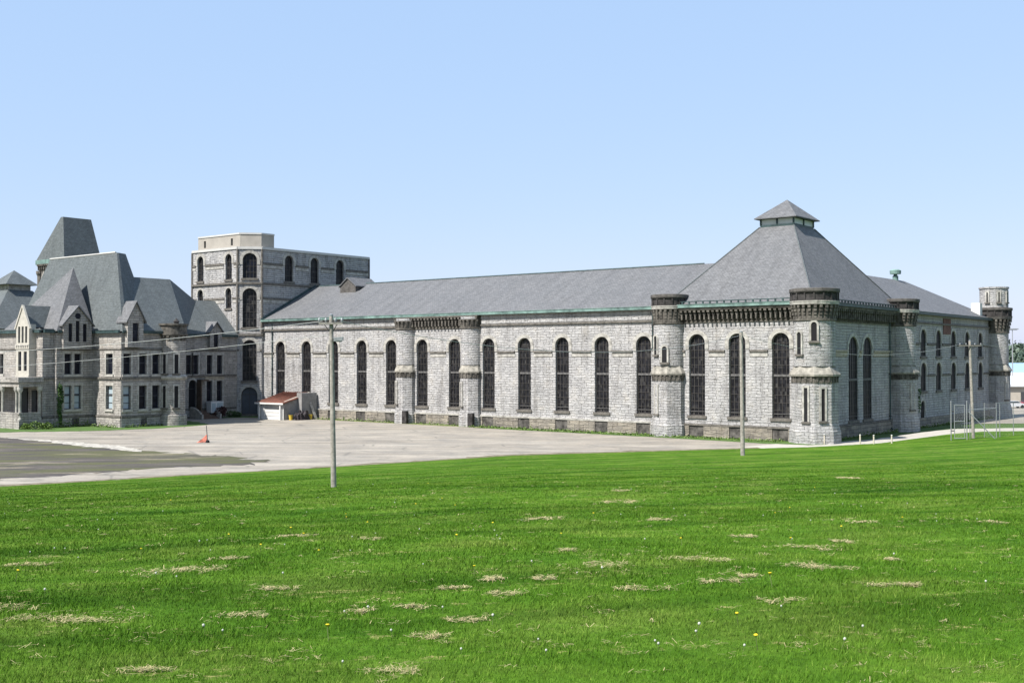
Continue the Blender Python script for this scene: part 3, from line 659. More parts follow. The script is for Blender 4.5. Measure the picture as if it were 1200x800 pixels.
# ================================================================== administration building
adm = B('administration_building', 'old stone administration building with steep slate roofs, gabled dormers and a porch', 'building', -97, -25)
aw = MB(); ZE = 13.2
def aw_(c, z0, z1, w=1.05, **k):
    k.setdefault('glassm', 'glassdark'); k.setdefault('framem', 'woodframe'); k.setdefault('sillm', 'trim'); k.setdefault('style', 'admin'); k.setdefault('rows', (((z1-z0)*.55, .08, False),)); k.setdefault('nx', 1)
    return dict(c=c, w=w, z0=z0, z1=z1, arched=False, **k)
bl = dict(glassm='blind', rows=((.9,.07,False),(2.0,.28,False)))
# front (lit) wall left of the gabled bay
wall_windows(adm, aw, (-112, -40.6), (-94.6, -40.6), -.2, ZE, [aw_(1.8, 7.4, 10.3), aw_(4.0, 7.4, 10.3), aw_(6.2, 7.4, 10.3)])
aw.wall((-94.6, -40.6), (-94.6, -38.9), -.2, ZE)
aw.wall((-94.6, -38.9), (-94.0, -38.9), -.2, ZE)
# gabled bay
wall_windows(adm, aw, (-94.0, -38.9), (-94.0, -33.3), -.2, ZE, [aw_(1.75, 7.4, 10.3), aw_(3.25, 7.4, 10.3), aw_(1.75, 2.5, 5.8, **bl), aw_(3.25, 2.5, 5.8, **bl)])
# lit wall and shaded wall of the corner block
wall_windows(adm, aw, (-94.0, -33.3), (-86.9, -33.3), -.2, ZE, [aw_(4.2, 7.4, 10.3, w=1.7), aw_(4.2, 2.5, 5.8, w=1.7, **bl)])
cw = [aw_(.95, 7.4, 10.3, w=1.2), aw_(3.45, 7.4, 10.3, w=1.2), aw_(5.6, 7.4, 10.3, w=1.2), aw_(.95, 2.5, 5.8, w=1.2, **bl), aw_(3.45, 2.5, 5.8, w=1.2), aw_(5.6, 2.5, 5.8, w=1.2)]
wall_windows(adm, aw, (-86.9, -33.3), (-86.9, -23.2), -.2, ZE, cw)
aw.wall((-86.9, -23.2), (-99.8, -15.2), -.2, ZE)
ew = [aw_(y+15.2, 7.1, 10.2, w=1.05) for y in (-12.9, -11.6, -8.9, -6.9)] + [aw_(y+15.2, 2.6, 6.0, w=1.1) for y in (-8.9, -6.9)]
ew.append(dict(c=3.05, w=1.5, z0=.35, z1=6.2, arched=True, nx=1, rows=((4.4,.1,False),), glassm='black', framem='woodframe', name='door_arch'))
wall_windows(adm, aw, (-99.8, -15.2), (-99.8, -3.32), -.2, ZE, ew)
aw.wall((-112, -3.4), (-112, -40.6), -.2, ZE)
adm.part(aw, 'wall', M['admin'])
runs = [((-112,-40.6),(-94.6,-40.6)), ((-94.6,-40.6),(-94.6,-38.9)), ((-94.0,-38.9),(-94.0,-33.3)), ((-94.0,-33.3),(-86.9,-33.3)), ((-86.9,-33.3),(-86.9,-23.2)), ((-99.8,-15.2),(-99.8,-3.6))]
for a, b in runs:
    courses(adm, a, b, [], 6.72, 7.0, .20, 'string_course', 'trimdark'); courses(adm, a, b, [], 1.35, 1.6, .16, 'plinth_cap', 'trimdark'); courses(adm, a, b, [], 0, 1.32, .1, 'plinth', 'admin')
    courses(adm, a, b, [], 10.85, 11.05, .12, 'string_course', 'trimdark'); gutter(adm, a, b, .5, ZE, 'copperdark', {(-94.0,-38.9): [(.6, 5.1)], (-86.9,-33.3): [(.4, 3.1)], (-99.8,-15.2): [(5.8, 8.3)]}.get(a, []))
q = MB(); q.seg((-99.8, -9.8), (-99.8, -6.0), -.05, .09, 6.2, 6.68); adm.part(q, 'tan_lintel', M['buff'])
for y in (-36.5, -30.2): q = MB(); q.box(-87 if y > -33 else -94.1, -86.8 if y > -33 else -93.82, y, y+1.0, .15, 1.25); adm.part(q, 'basement_opening', M['openingdark'])
# roofs
rf = MB(); rd = MB()
def hip(m, base, zb, top, zt):
    for i in range(len(base)): j = (i+1) % len(base); m.face([(*base[i], zb), (*base[j], zb), (*top[j], zt), (*top[i], zt)] if top[i] != top[j] else [(*base[i], zb), (*base[j], zb), (*top[i], zt)])
    if len(set(top)) > 2: m.face([(*p, zt) for p in top])
m1 = MB(); m1.face([(-86.3,-33.3,13.5), (-86.3,-23.0,13.5), (-93.2,-21.1,21.6), (-93.2,-30.7,21.6)]); m1.face([(-86.3,-23.0,13.5), (-99.6,-14.6,13.5), (-100.3,-11.2,18.9), (-93.2,-21.1,21.6)]); m1.face([(-93.2,-30.7,21.6), (-93.2,-21.1,21.6), (-100.3,-11.2,18.9), (-103,-30.0,14)])
rfc = adm.part(m1, 'roof', M['slatedark'])
m1 = MB(); m1.face([(-99.3,-19,13.4), (-99.3,-3.35,13.4), (-105.8,-3.35,19.4), (-105.8,-19,19.4)]); m1.face([(-112.3,-3.35,13.4), (-112.3,-19,13.4), (-105.8,-19,19.4), (-105.8,-3.35,19.4)]); adm.part(m1, 'roof', M['slatedark'])
m1 = MB(); hip(m1, [(-116,-33.35), (-86.5,-33.35), (-86.5,-32.6), (-90,-26), (-116,-24)], 13.4, [(-111.6,-30), (-93.3,-30), (-93.3,-29.7), (-94.2,-28), (-111.6,-27.2)], 25.0)
rs = adm.part(m1, 'steep_roof', M['slatedark'])
q = MB(); q.tube([(-111.6,-30,25.05), (-93.6,-30,25.05)], .13, 6); adm.part(q, 'ridge_flashing', M['coping'], rs)
m1 = MB(); hip(m1, [(-109,-39.1), (-93.6,-39.1), (-93.6,-33.2), (-109,-33.2)], 13.45, [(-99.4,-33.25)]*4, 22.95); adm.part(m1, 'bay_roof', M['slate'])
m1 = MB(); m1.face([(-97.5,-41.2,14.0), (-97.5,-35,14.0), (-99.2,-35,17.1), (-99.2,-41.2,17.1)]); m1.face([(-100.9,-35,14.0), (-100.9,-41.2,14.0), (-99.2,-41.2,17.1), (-99.2,-35,17.1)])
m1.box(-112, -94.5, -40.9, -38.5, 13.5, 13.75); adm.part(m1, 'gable_roof', M['slatedark'])
# dormers: gabled fronts standing on the wall line
def dormer(x, y0, y1, zb, ze, za, lights, disc, mat='admin', out=.18, ov=.35, depth=4):
    ym = (y0+y1)/2; L = y1-y0; m = MB(); hs = [(c, w, z0, z1, False) for c, w, z0, z1 in lights]
    m.wall((x+out, y0), (x+out, y1), zb, ze, hs, .25, top=[(L, ze), (L/2, za), (0, ze)])
    m.wall((x-depth, y0), (x+out, y0), zb, ze); m.wall((x+out, y1), (x-depth, y1), zb, ze)
    f = adm.part(m, 'dormer', M[mat])
    for c, w, z0, z1 in lights: q = MB(); q.box(x+out-.34, x+out-.22, y0+c-w/2, y0+c+w/2, z0, z1); adm.part(q, 'dormer_pane', M['glassdark'], f)
    if disc:
        q = MB(); q.lathe(0, 0, [(0,.06), (.42,.06), (.42,0)], 16); q.v = [(x+out+v[2]-.02, ym+v[0], za-(za-ze)*.58+v[1]) for v in q.v]; adm.part(q, 'round_light', M['glassdark'], f)
    q = MB(); zz = (za-ze)/(L/2)*ov
    for ye, sg in ((y0-ov, -1), (y1+ov, 1)):
        a = [(x+out+.3, ye, ze-zz+.12), (x+out+.3, ym, za+.12), (x-depth, ym, za+.12), (x-depth, ye, ze-zz+.12)]; bt = [(p[0], p[1], p[2]-.2) for p in a]
        q.face(a if sg > 0 else a[::-1]); q.face(bt[::-1] if sg > 0 else bt)
        for i in range(4): j = (i+1) % 4; q.face([a[i], bt[i], bt[j], a[j]])
    adm.part(q, 'dormer_roof', M['slate'], f); return f
dormer(-94.0, -38.2, -33.9, 10.95, 14.6, 17.0, [(1.05,.6,12.0,14.5), (2.15,.6,12.0,14.9), (3.25,.6,12.0,14.5)], True, out=.62)
dormer(-86.9, -32.8, -30.3, 11.2, 15.3, 17.6, [(1.25, .95, 12.0, 14.6)], False, out=.8, depth=1.6)
dormer(-99.8, -9.3, -7.0, 11.5, 14.2, 15.6, [(1.15, .85, 11.5, 13.6)], False, depth=2.5, out=.72)
# oriel: cream two storey bay under its own gable
m1 = MB(); ox0, ox1, oy = -99.9, -96.4, -41.6; L = ox1-ox0
wins_o = [(c, .55, 11.8, 14.1, False) for c in (.8, 1.75, 2.7)] + [(c, .85, 7.9, 10.6, False) for c in (1.0, 2.5)]
m1.wall((ox0, oy), (ox1, oy), 7.2, 14.0, wins_o, .25, top=[(L, 14.0), (L/2, 16.9), (0, 14.0)])
m1.wall((ox1, oy), (ox1, -40.6), 7.2, 14.4); m1.wall((ox0, -40.6), (ox0, oy), 7.2, 14.4); m1.box(ox0-.1, ox1+.1, oy-.1, -40.62, 10.95, 11.6); m1.box(ox0-.1, ox1+.1, oy-.12, -40.62, 7.0, 7.3)
orl = adm.part(m1, 'oriel', M['cream'])
for c, w, z0, z1, _ in wins_o: q = MB(); q.box(ox0+c-w/2, ox0+c+w/2, oy+.22, oy+.34, z0, z1); adm.part(q, 'oriel_pane', M['glassdark'], orl)
q = MB(); corbels(q, (ox0, oy+.1), (ox1, oy+.1), 11.0, 11.5, .45, 2, .3); corbels(q, (ox0, oy+.2), (ox1, oy+.2), 6.6, 7.0, .45, 2, .25); adm.part(q, 'oriel_bracket', M['trim'], orl)
q = MB(); mx = (ox0+ox1)/2
for xe in (ox0-.25, ox1+.25): q.obox(((xe+mx)/2, oy+.02, (13.75+17.05)/2), Vector((mx-xe, 0, 3.3))/2, (0,.14,0), Vector((3.3,0,-(mx-xe))).normalized()*.12)
adm.part(q, 'barge_board', M['cream'], orl)
# porch
pc = MB(); qx1, qx0, qy0, qy1 = -94.3, -112.0, -44.1, -40.72
pc.box(qx0, qx1+.25, qy0-.25, qy1, 6.35, 7.05); pc.box(qx0, qx1+.05, qy0-.05, qy1, 5.75, 6.33); pc.box(qx0, qx1, qy0, qy1, 0, 1.15); pc.box(qx0, qx1, qy0, qy0+.22, 2.0, 2.25)
pc.box(qx1-.22, qx1, qy0+.25, qy1-.3, 2.0, 2.25); pc.box(qx1-.2, qx1-.02, qy0+.25, qy1-.3, 1.16, 1.98); pc.box(qx0, qx1-.3, qy0+.02, qy0+.2, 1.16, 1.98)
porch = adm.part(pc, 'porch', M['admin'])
for x, y in [(qx1-.28, qy0+.28), (qx1-.28, qy1-.3), (qx1-1.15, qy0+.28), (-99.2, qy0+.28), (-100.1, qy0+.28), (-104.2, qy0+.28), (-108, qy0+.28)]:
    q = MB(); q.lathe(x, y, [(.30,1.16),(.30,1.4),(.2,1.5),(.18,4.9),(.3,5.15),(.38,5.3),(.38,5.74)], 12); adm.part(q, 'porch_column', M['trim'], porch, smooth=True)
q = MB(); q.box(-97.2, -96.0, -40.75, -40.61, 1.2, 5.2); adm.part(q, 'porch_door', M['glassdark'], porch)
q = MB(); q.box(-101.0, -98.4, -40.75, -40.61, 1.2, 5.4); adm.part(q, 'porch_door', M['glassdark'], porch)
# corner turret with crown
m1 = MB(); m1.lathe(-86.7, -25.0, [(2.0,-.2),(1.95,1.5),(1.75,1.6),(1.75,13.4)], 24); t = adm.part(m1, 'corner_turret', M['admin'], smooth=True)
q = MB(); q.lathe(-86.7, -25.0, [(1.75,6.6),(2.0,6.75),(2.02,7.05),(1.75,7.3)], 24); adm.part(q, 'ledge', M['trim'], t)
q = MB(); corbel_ring(q, -86.7, -25.0, 1.72, 12.2, 13.0, .3, 16, 2); q.lathe(-86.7, -25.0, [(1.7,12.95),(2.1,13.0),(2.12,13.2),(1.95,13.22),(1.95,14.35),(2.15,14.4),(2.15,14.65),(0,14.75)], 24); adm.part(q, 'turret_crown', M['corbel'], t)
for a in (-20, -75): slit(adm, t, -86.7, -25.0, 1.75, rad(a), 7.5, 10.2, .55); slit(adm, t, -86.7, -25.0, 1.75, rad(a), 2.6, 5.7, .55)
q = MB(); q.lathe(-86.5, -24.6, [(.35,14.6),(.35,14.9),(.5,14.95),(0,15.5)], 8); adm.part(q, 'finial', M['nearblack'], t)
# central tower
m1 = MB(); a, b, c, d = -118.3, -110.0, -28.6, -22.2
m1.wall((a+.35, c+.35), (b-.35, c+.35), 12, 24.6, [(1.6,1.3,19.9,23.2,True), (3.9,1.3,19.9,23.2,True), (6.2,1.3,19.9,23.2,True)], .6); m1.wall((b-.35, c+.35), (b-.35, d-.35), 12, 24.6); m1.wall((b-.35, d-.35), (a+.35, d-.35), 12, 24.6); m1.wall((a+.35, d-.35), (a+.35, c+.35), 12, 24.6)
ct = adm.part(m1, 'central_tower', M['admin'])
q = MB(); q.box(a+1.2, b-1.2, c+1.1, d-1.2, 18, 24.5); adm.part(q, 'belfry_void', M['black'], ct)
q = MB(); q.box(a+.05, b-.05, c+.05, d-.05, 18.6, 19.3); corbels(q, (a+.35, c+.35), (b-.35, c+.35), 23.6, 24.6, .55, 3, .55); corbels(q, (b-.35, c+.35), (b-.35, d-.35), 23.6, 24.6, .55, 3, .55); adm.part(q, 'tower_corbel', M['corbel'], ct)
q = MB(); q.lathe(a+.45, c+.4, [(.55,18.2),(.5,19.2),(.42,19.4),(.42,22.8),(.6,23.2),(.6,23.6)], 12); adm.part(q, 'corner_column', M['trimdark'], ct)
q = MB(); q.box(a-.1, b+.1, c-.1, d+.1, 24.6, 25.3); adm.part(q, 'tower_cornice', M['copper'], ct)
m1 = MB(); hip(m1, [(a,c),(b,c),(b,d),(a,d)], 25.3, [(-112.6,-27.7),(-111.9,-27.7),(-111.9,-22.9),(-112.6,-22.9)], 31.9); adm.part(m1, 'tower_roof', M['slatedark'], ct)
# ================================================================== west pavilion far behind
wp = B('west_pavilion', 'distant pavilion roof with square lantern at left edge behind the gables', 'building', -139, -21)
wx, wy = -139.1, -21.3
m1 = MB(); hip(m1, [(wx-9,wy-9),(wx+9,wy-9),(wx+9,wy+9),(wx-9,wy+9)], 14.6, [(wx-2.2,wy-2.2),(wx+2.2,wy-2.2),(wx+2.2,wy+2.2),(wx-2.2,wy+2.2)], 21.6); wr = wp.part(m1, 'roof', M['slatedark'])
q = MB(); q.box(wx-2.0, wx+2.0, wy-2.0, wy+2.0, 21.4, 22.6); wp.part(q, 'lantern', M['trim'], wr)
m1 = MB(); hip(m1, [(wx-3,wy-3),(wx+3,wy-3),(wx+3,wy+3),(wx-3,wy+3)], 22.55, [(wx,wy)]*4, 25.2); m1.face([(wx-3,wy-3,22.54),(wx-3,wy+3,22.54),(wx+3,wy+3,22.54),(wx+3,wy-3,22.54)]); wp.part(m1, 'lantern_roof', M['slatedark'], wr)
m1 = MB(); r4_ = [(wx-8.6,wy-8.6),(wx+8.6,wy-8.6),(wx+8.6,wy+8.6),(wx-8.6,wy+8.6)]
for i in range(4): m1.wall(r4_[i], r4_[(i+1) % 4], -.2, 14.7)
wp.part(m1, 'wall', M['admin'])
# ================================================================== grounds
YB = [(-130,20),(-60,69),(-38.3,85),(-27.7,92.4),(-15.8,100.5),(0,112.6),(18,119.0),(26.5,121.7),(32.4,123.5),(41.7,129),(56.2,145.4),(62,150),(70,151.5),(130,152),(400,152)]
yx = np.array([p[0] for p in YB], float); yy = np.array([p[1] for p in YB], float)
def yb(x): return np.interp(x, yx, yy)
def lawn_z(x, y):
    w = np.asarray(y, float)/yb(x); z = 7.8*(1-w)*(1-.3*w)
    return np.where(w > 1, -5.5*(w-1), z) + .06*np.sin(np.asarray(x)*.35+.4*np.asarray(y))*np.clip(1-w, 0, 1) + .05*np.sin(np.asarray(x)*.11-np.asarray(y)*.21)*np.clip((1-w)*3, 0, 1)
def flat_sheet(name, pts, z, mat, kind='structure', jitter=0, sub=0):
    if jitter:
        out = []
        for (x0, y0), (x1, y1) in zip(pts, pts[1:]+pts[:1]):
            L = math.hypot(x1-x0, y1-y0); k = max(1, int(L/sub))
            for i in range(k): t = i/k; out.append((x0+(x1-x0)*t+random.gauss(0, jitter), y0+(y1-y0)*t+random.gauss(0, jitter)))
        pts = out
    me = bpy.data.meshes.new(name); tr = tessellate_polygon([[Vector((x, y, 0)) for x, y in pts]])
    fs = []
    for t in tr:
        q = [pts[i] for i in t]; cr = (q[1][0]-q[0][0])*(q[2][1]-q[0][1])-(q[1][1]-q[0][1])*(q[2][0]-q[0][0]); fs.append(t if cr > 0 else t[::-1])
    me.from_pydata([(x, y, z) for x, y in pts], [], fs); me.materials.append(mat)
    o = bpy.data.objects.new(name, me); C.objects.link(o); return tag(o, kind=kind)
flat_sheet('ground', [(-4000,-4000),(4000,-4000),(4000,4000),(-4000,4000)], -.05, M['ground'])
# lawn grid
gx = np.concatenate([np.linspace(-160,-62,30), np.linspace(-60,72,133), np.linspace(74,200,40)]); tt = np.concatenate([np.linspace(-.5,-.02,14), np.linspace(0,1,110), [1.01,1.02,1.04]])
X, T_ = np.meshgrid(gx, tt); jit = .35*np.sin(X*1.7)*np.sin(X*.61+1) + .25*np.sin(X*3.9); Y = T_*(yb(X)+jit*(T_ > .5)); Z = lawn_z(X, Y)
Z = np.where(T_ > 1.0, -.02-6*(T_-1), Z)
vs = np.stack([X, Y, Z], -1).reshape(-1, 3); nx_, ny_ = len(gx), len(tt)
fs = [(j*nx_+i, j*nx_+i+1, (j+1)*nx_+i+1, (j+1)*nx_+i) for j in range(ny_-1) for i in range(nx_-1)]
me = bpy.data.meshes.new('lawn'); me.from_pydata(vs.tolist(), [], fs); me.materials.append(M['lawn'])
for p in me.polygons: p.use_smooth = True
lawn = bpy.data.objects.new('lawn', me); C.objects.link(lawn); tag(lawn, kind='structure')
# yard
Wp = lambda x, y: tuple(W(x, y)[:2])
yard = [(-150,2),(-60,66),(-38.3,82),(-27.7,90),(-15.8,98),(0,110),(18,117),(26.5,119.5),(32.4,121.8), (33.6,128.4), Wp(-3,-3.2), Wp(-18,-3.6), Wp(-48,-2.2), Wp(-97,-1.2), Wp(-99,-4), Wp(-99.7,-20), Wp(-90,-30), Wp(-100,-48), Wp(-140,-60)]
flat_sheet('yard', yard, .0, M['lot'])
dk = [gp(-90,520), gp(-40,514), gp(0,512), gp(60,516.5), gp(120,522), gp(165,527.5), gp(215,531), gp(270,535), gp(318,540), gp(290,544.5), gp(200,548), gp(100,555), gp(0,562), gp(-90,568)]
flat_sheet('dark_asphalt', dk, .006, M['dark'], jitter=.55, sub=.6)
flat_sheet('concrete_strip', [gp(2,512.3), gp(60,515.5), gp(110,519.5), gp(150,524), gp(167,528), gp(160,529.2), gp(140,527.2), gp(90,521.8), gp(40,516)], .012, M['stripe'], jitter=.3, sub=.7)
flat_sheet('gravel_path', [(24,122.3),(27,121.2),(32.4,123.0),(41.7,128.4),(56.2,144.8),(62,149.5),(70,151),(90,151.5),(90,157),(68,157.5),(60,155),(52,146.5),(43.5,135.5),(36.5,129.9),(30,128.2)], .006, M['pathm'], jitter=.15, sub=2)
flat_sheet('grass_verge', [Wp(-48.5,-2.9), Wp(-30,-3.3), Wp(-18,-3.7), Wp(-3.4,-5.0), Wp(1.5,-4.2), Wp(3,-1), Wp(0,.1), Wp(-50,.1)], .014, M['verge'], jitter=.15, sub=1)
flat_sheet('grass_verge', [Wp(-92,-1.3), Wp(-70,-1.8), Wp(-50,-2.3), Wp(-48,-2.6), Wp(-48,.1), Wp(-92,.1)], .018, M['verdry'], jitter=.2, sub=1)
flat_sheet('grass_verge', [gp(-60,506), gp(0,506.4), gp(60,505.6), gp(120,504.5), gp(175,502.4), gp(215,500), gp(246,497.2), gp(222,493), Wp(-90,-27), Wp(-97,-37), Wp(-112,-40)], .02, M['verge'], jitter=.2, sub=1)
flat_sheet('grass_verge', [Wp(-99.7,-9), Wp(-98,-9.2), Wp(-95.8,-5), Wp(-93.6,-3.4), Wp(-93.4,-.2), Wp(-99.6,-1.5)], .02, M['verge'], jitter=.1, sub=1)
flat_sheet('car_park', [(62,168),(400,190),(400,300),(40,300),(55,200)], -.01, M['lot'])
ed = [(x, float(yb(x))-.6) for x in np.arange(-70, 27, 3.0)]
flat_sheet('soil_edge', ed + [(x, y_+1.5) for x, y_ in ed[::-1]], .02, M['soil'], jitter=.3, sub=1.2)
# hills far right and around
hm = MB(); pts = []
n = 90
for i in range(n+1):
    a = rad(-75)+rad(150)*i/n; pts.append((math.sin(a), math.cos(a), 14+5*math.sin(i*.9)+3*math.sin(i*2.3+1)))
for (x0,y0,h0), (x1,y1,h1) in zip(pts, pts[1:]):
    hm.face([(x0*620,y0*620,-1),(x1*620,y1*620,-1),(x1*1000,y1*1000,h1),(x0*1000,y0*1000,h0)]); hm.face([(x0*1000,y0*1000,h0),(x1*1000,y1*1000,h1),(x1*1500,y1*1500,-1),(x0*1500,y0*1500,-1)])
tag(hm.build('hills', M['hill'], smooth=True), kind='structure')
# ------------------------------------------------------------------ raw triangle meshes (leaves, grass)
def tri_mesh(name, P, mat, quads=False):
    k = 4 if quads else 3; me = bpy.data.meshes.new(name); n = len(P)//k
    me.vertices.add(len(P)); me.vertices.foreach_set('co', np.asarray(P, np.float32).ravel())
    me.loops.add(len(P)); me.loops.foreach_set('vertex_index', np.arange(len(P), dtype=np.int32))
    me.polygons.add(n); me.polygons.foreach_set('loop_start', np.arange(0, len(P), k, dtype=np.int32))
    me.update(calc_edges=True); me.validate(); me.materials.append(mat)
    o = bpy.data.objects.new(name, me); C.objects.link(o); return o
def leaves(centers, size, rng=rng):
    c = np.asarray(centers, float); n = len(c); s = np.asarray(size)*np.ones(n)*rng.uniform(.6, 1.3, n)
    a = rng.normal(size=(n,3)); a /= np.linalg.norm(a, axis=1)[:,None]; b = np.cross(a, rng.normal(size=(n,3))); b /= np.linalg.norm(b, axis=1)[:,None]
    q = np.stack([c-a*s[:,None], c+b*s[:,None]*.6, c+a*s[:,None], c-b*s[:,None]*.6], 1); return q.reshape(-1, 3)
def clump(n, center, r, flat=0):
    d = rng.normal(size=(n,3)); d /= np.linalg.norm(d, axis=1)[:,None]; rr = rng.uniform(.35, 1, n)**.5; bumps = 1+.28*np.sin(d[:,0]*4+1)*np.sin(d[:,1]*5)*np.cos(d[:,2]*3)
    return np.asarray(center) + d*rr[:,None]*bumps[:,None]*np.asarray(r)
# grass blades near the camera
NB = 1500000
y = 5.0*np.exp(rng.uniform(0, 1, NB)**1.08*math.log(105/5.0)); x = rng.uniform(-1, 1, NB)*(.50*y+8.0)
dens = .5+.5*np.sin(x*.8+1.3*np.sin(y*.5))*np.sin(y*.9+.7*x); keep = rng.uniform(0, 1, NB) < .72+.28*dens; x, y = x[keep], y[keep]
z = lawn_z(x, y); fade = np.clip((105-y)/45, .15, 1); h = fade*(.028+.036*rng.random(len(x))**2)*(1+.35*np.sin(x*1.9+y*.7)*np.sin(y*1.3)); tall = rng.random(len(x)) < .006; h = np.where(tall, h*1.9, h)
wd = np.maximum(.0018, .00036*y)*rng.uniform(.7, 1.3, len(x)); an = rng.uniform(0, 2*PI, len(x)); ln = rng.normal(0, .5, (len(x), 2))*h[:,None]; ln[:,0] += .15*h
P = np.empty((len(x), 3, 3)); cx_, sx_ = np.cos(an)*wd, np.sin(an)*wd
P[:,0] = np.stack([x-cx_, y-sx_, z-.01], 1); P[:,1] = np.stack([x+cx_, y+sx_, z-.01], 1); P[:,2] = np.stack([x+ln[:,0], y+ln[:,1], z+h], 1)
tag(tri_mesh('grass', P.reshape(-1,3), M['blade']), 'short bright green mown grass covering the slope', 'grass', kind='stuff')
# dry clippings: streaks at the places where the mower left them
CL = [(60,728,90,16),(30,663,40,6),(110,726,80,12),(285,722,46,10),(215,669,60,8),(330,690,40,6),(455,788,60,12),(505,747,34,8),(425,717,28,8),(480,712,40,8),(595,697,40,10),(580,679,26,8),(715,662,46,8),(640,678,24,4),(745,690,60,9),(815,656,60,7),(830,682,56,7),(880,675,26,6),(945,642,50,8),(985,635,18,5),(962,665,60,11),(1045,687,44,6),(1065,686,24,6),(1160,612,28,5),(1045,656,12,4),(735,575,24,4),(770,609,22,4),(665,645,20,4),(640,608,40,4),(905,705,60,6),(350,628,30,4),(270,655,40,4),(20,713,50,12),(165,787,50,6),(530,690,30,5),(720,588,36,4),(430,632,24,4),(550,728,40,6),(995,560,22,3),(868,629,30,4),(1010,612,26,3)]
S = []
def ray_lawn(u, v):
    xx, hh = (u-600)/F, (400-v)/F; d = np.array([xx, math.cos(PITCH)-hh*math.sin(PITCH), math.sin(PITCH)+hh*math.cos(PITCH)])
    lo, hi = 3.0, 130.0
    for _ in range(40):
        mid = (lo+hi)/2; p = d*mid
        if EYE+p[2] > lawn_z(p[0], p[1]): lo = mid
        else: hi = mid
    return d*lo
def straw(px, py, rx, ry, n):
    t = rng.normal(0, .6, (n,2))*rng.uniform(.3, 1.5, (n,1)); xs = px+t[:,0]*rx; ys_ = py+t[:,1]*ry+.22*(xs-px); zs = lawn_z(xs, ys_)+rng.uniform(.005, .042, n)
    L = rng.uniform(.018, .05, n)*(1+py*.012); a = rng.uniform(0, 2*PI, n); w = np.maximum(.0016, .00022*py)
    dx, dy = np.cos(a)*L, np.sin(a)*L; tl = rng.normal(0, .15, n)*L; nx, ny = -np.sin(a)*w, np.cos(a)*w
    return np.stack([np.stack([xs-dx-nx, ys_-dy-ny, zs-tl],1), np.stack([xs-dx+nx, ys_-dy+ny, zs-tl],1), np.stack([xs+dx+nx, ys_+dy+ny, zs+tl],1), np.stack([xs+dx-nx, ys_+dy-ny, zs+tl],1)], 1).reshape(-1,3)
for u, v, wpx, hpx in CL:
    p = ray_lawn(u, v); px, py = p[0], p[1]; rx = .62*wpx*py/F; ry = min(.8, hpx*py*py/(F*1.9)*.35)
    for k in range(9):
        f = .25 if k == 0 else 1; cx0, cy0 = px+random.uniform(-1, 1)*rx*f, py+random.gauss(0, .45)*ry*f; sx, sy = rx*random.uniform(.06, .5), ry*random.uniform(.2, .9)
        S.append(straw(cx0, cy0, sx, sy, int(min(420, max(16, 2400*sx*sy/(1+py*.012)**2*random.uniform(.15, 1))))))
for k in range(420):
    py = 8*math.exp(random.random()*math.log(60/8)); px = random.uniform(-.48,.48)*py; S.append(straw(px, py, random.uniform(.05,.25), random.uniform(.03,.10), random.randint(3, 12)))
tag(tri_mesh('dry_clippings', np.concatenate(S), M['straw'], True), 'straw coloured mower clippings lying in streaks on the lawn', 'grass clippings', kind='stuff')
# dandelions
def flower(name, label, group, heads):
    st = MB(); st.tube([(0,0,0), (.01,.004,.09), (.012,.006,.17)], .004, 5); 
    proto = thing(name, label, 'dandelion', (0,0,0), 0, group)
    stem = st.build('stem', M['stem'], proto)
    hd = MB()
    if heads == 'seed': hd.lathe(.012, .006, [(0,.145),(.012,.148),(.020,.158),(.024,.172),(.020,.186),(.012,.195),(0,.198)], 10)
    else: hd.lathe(.012, .006, [(0,.155),(.010,.160),(.024,.178),(.016,.186),(0,.183)], 10)
    head = hd.build('seed_head' if heads == 'seed' else 'flower_head', M['seed' if heads == 'seed' else 'petal'], proto, smooth=True)
    return proto, stem, head
seen = [(630,757),(460,748),(400,784),(262,747),(519,719),(434,720),(405,724),(332,679),(245,649),(183,680),(555,624),(412,634),(640,772),(1155,690),(1145,612),(770,759),(771,764),(818,749),(816,743),(1010,743),(986,760),(917,718),(870,766),(623,664),(676,677),(790,600),(765,553),(1110,592),(52,700),(540,770),(64,648),(75,647),(232,640),(116,625),(115,613),(208,682),(240,744),(577,732)]
def scatter(proto_t, pts, szf):
    proto, stem, head = proto_t
    for i, (px, py) in enumerate(pts):
        if i == 0: o = proto
        else:
            o = proto.copy(); C.objects.link(o)
            for q in (stem, head): d = q.copy(); C.objects.link(d); d.parent = o
        o.location = (px, py, float(lawn_z(px, py))); s = szf(py); o.scale = (s, s, s); o.rotation_euler = (random.gauss(0,.12), random.gauss(0,.12), random.uniform(0, 6.28))
pts = [tuple(ray_lawn(u, v)[:2]) for u, v in seen]
for k in range(56): py = 15*math.exp(random.random()**.7*math.log(70/15)); pts.append((random.uniform(-.46,.40)*py, py))
scatter(flower('dandelion', 'white dandelion seed head on a thin stem in the mown lawn', 'white dandelion clocks across the lawn', 'seed'), pts, lambda py: random.uniform(.4, .68)*(1+max(0, py-25)*.008))
ypts = [tuple(ray_lawn(u, v)[:2]) for u, v in ((268,634),(356,636),(405,608),(486,597),(517,588),(405,612),(578,621),(534,637),(695,609),(657,633),(905,688),(865,732),(385,751),(888,762),(18,681),(907,608),(165,652))]
for k in range(14): py = 14*math.exp(random.random()*math.log(60/14)); ypts.append((random.uniform(-.42,.35)*py, py))
scatter(flower('dandelion', 'yellow dandelion flower on a short stem in the mown lawn', 'yellow dandelion flowers across the lawn', 'petal'), ypts, lambda py: random.uniform(.75, 1.1)*(1+max(0, py-25)*.006))
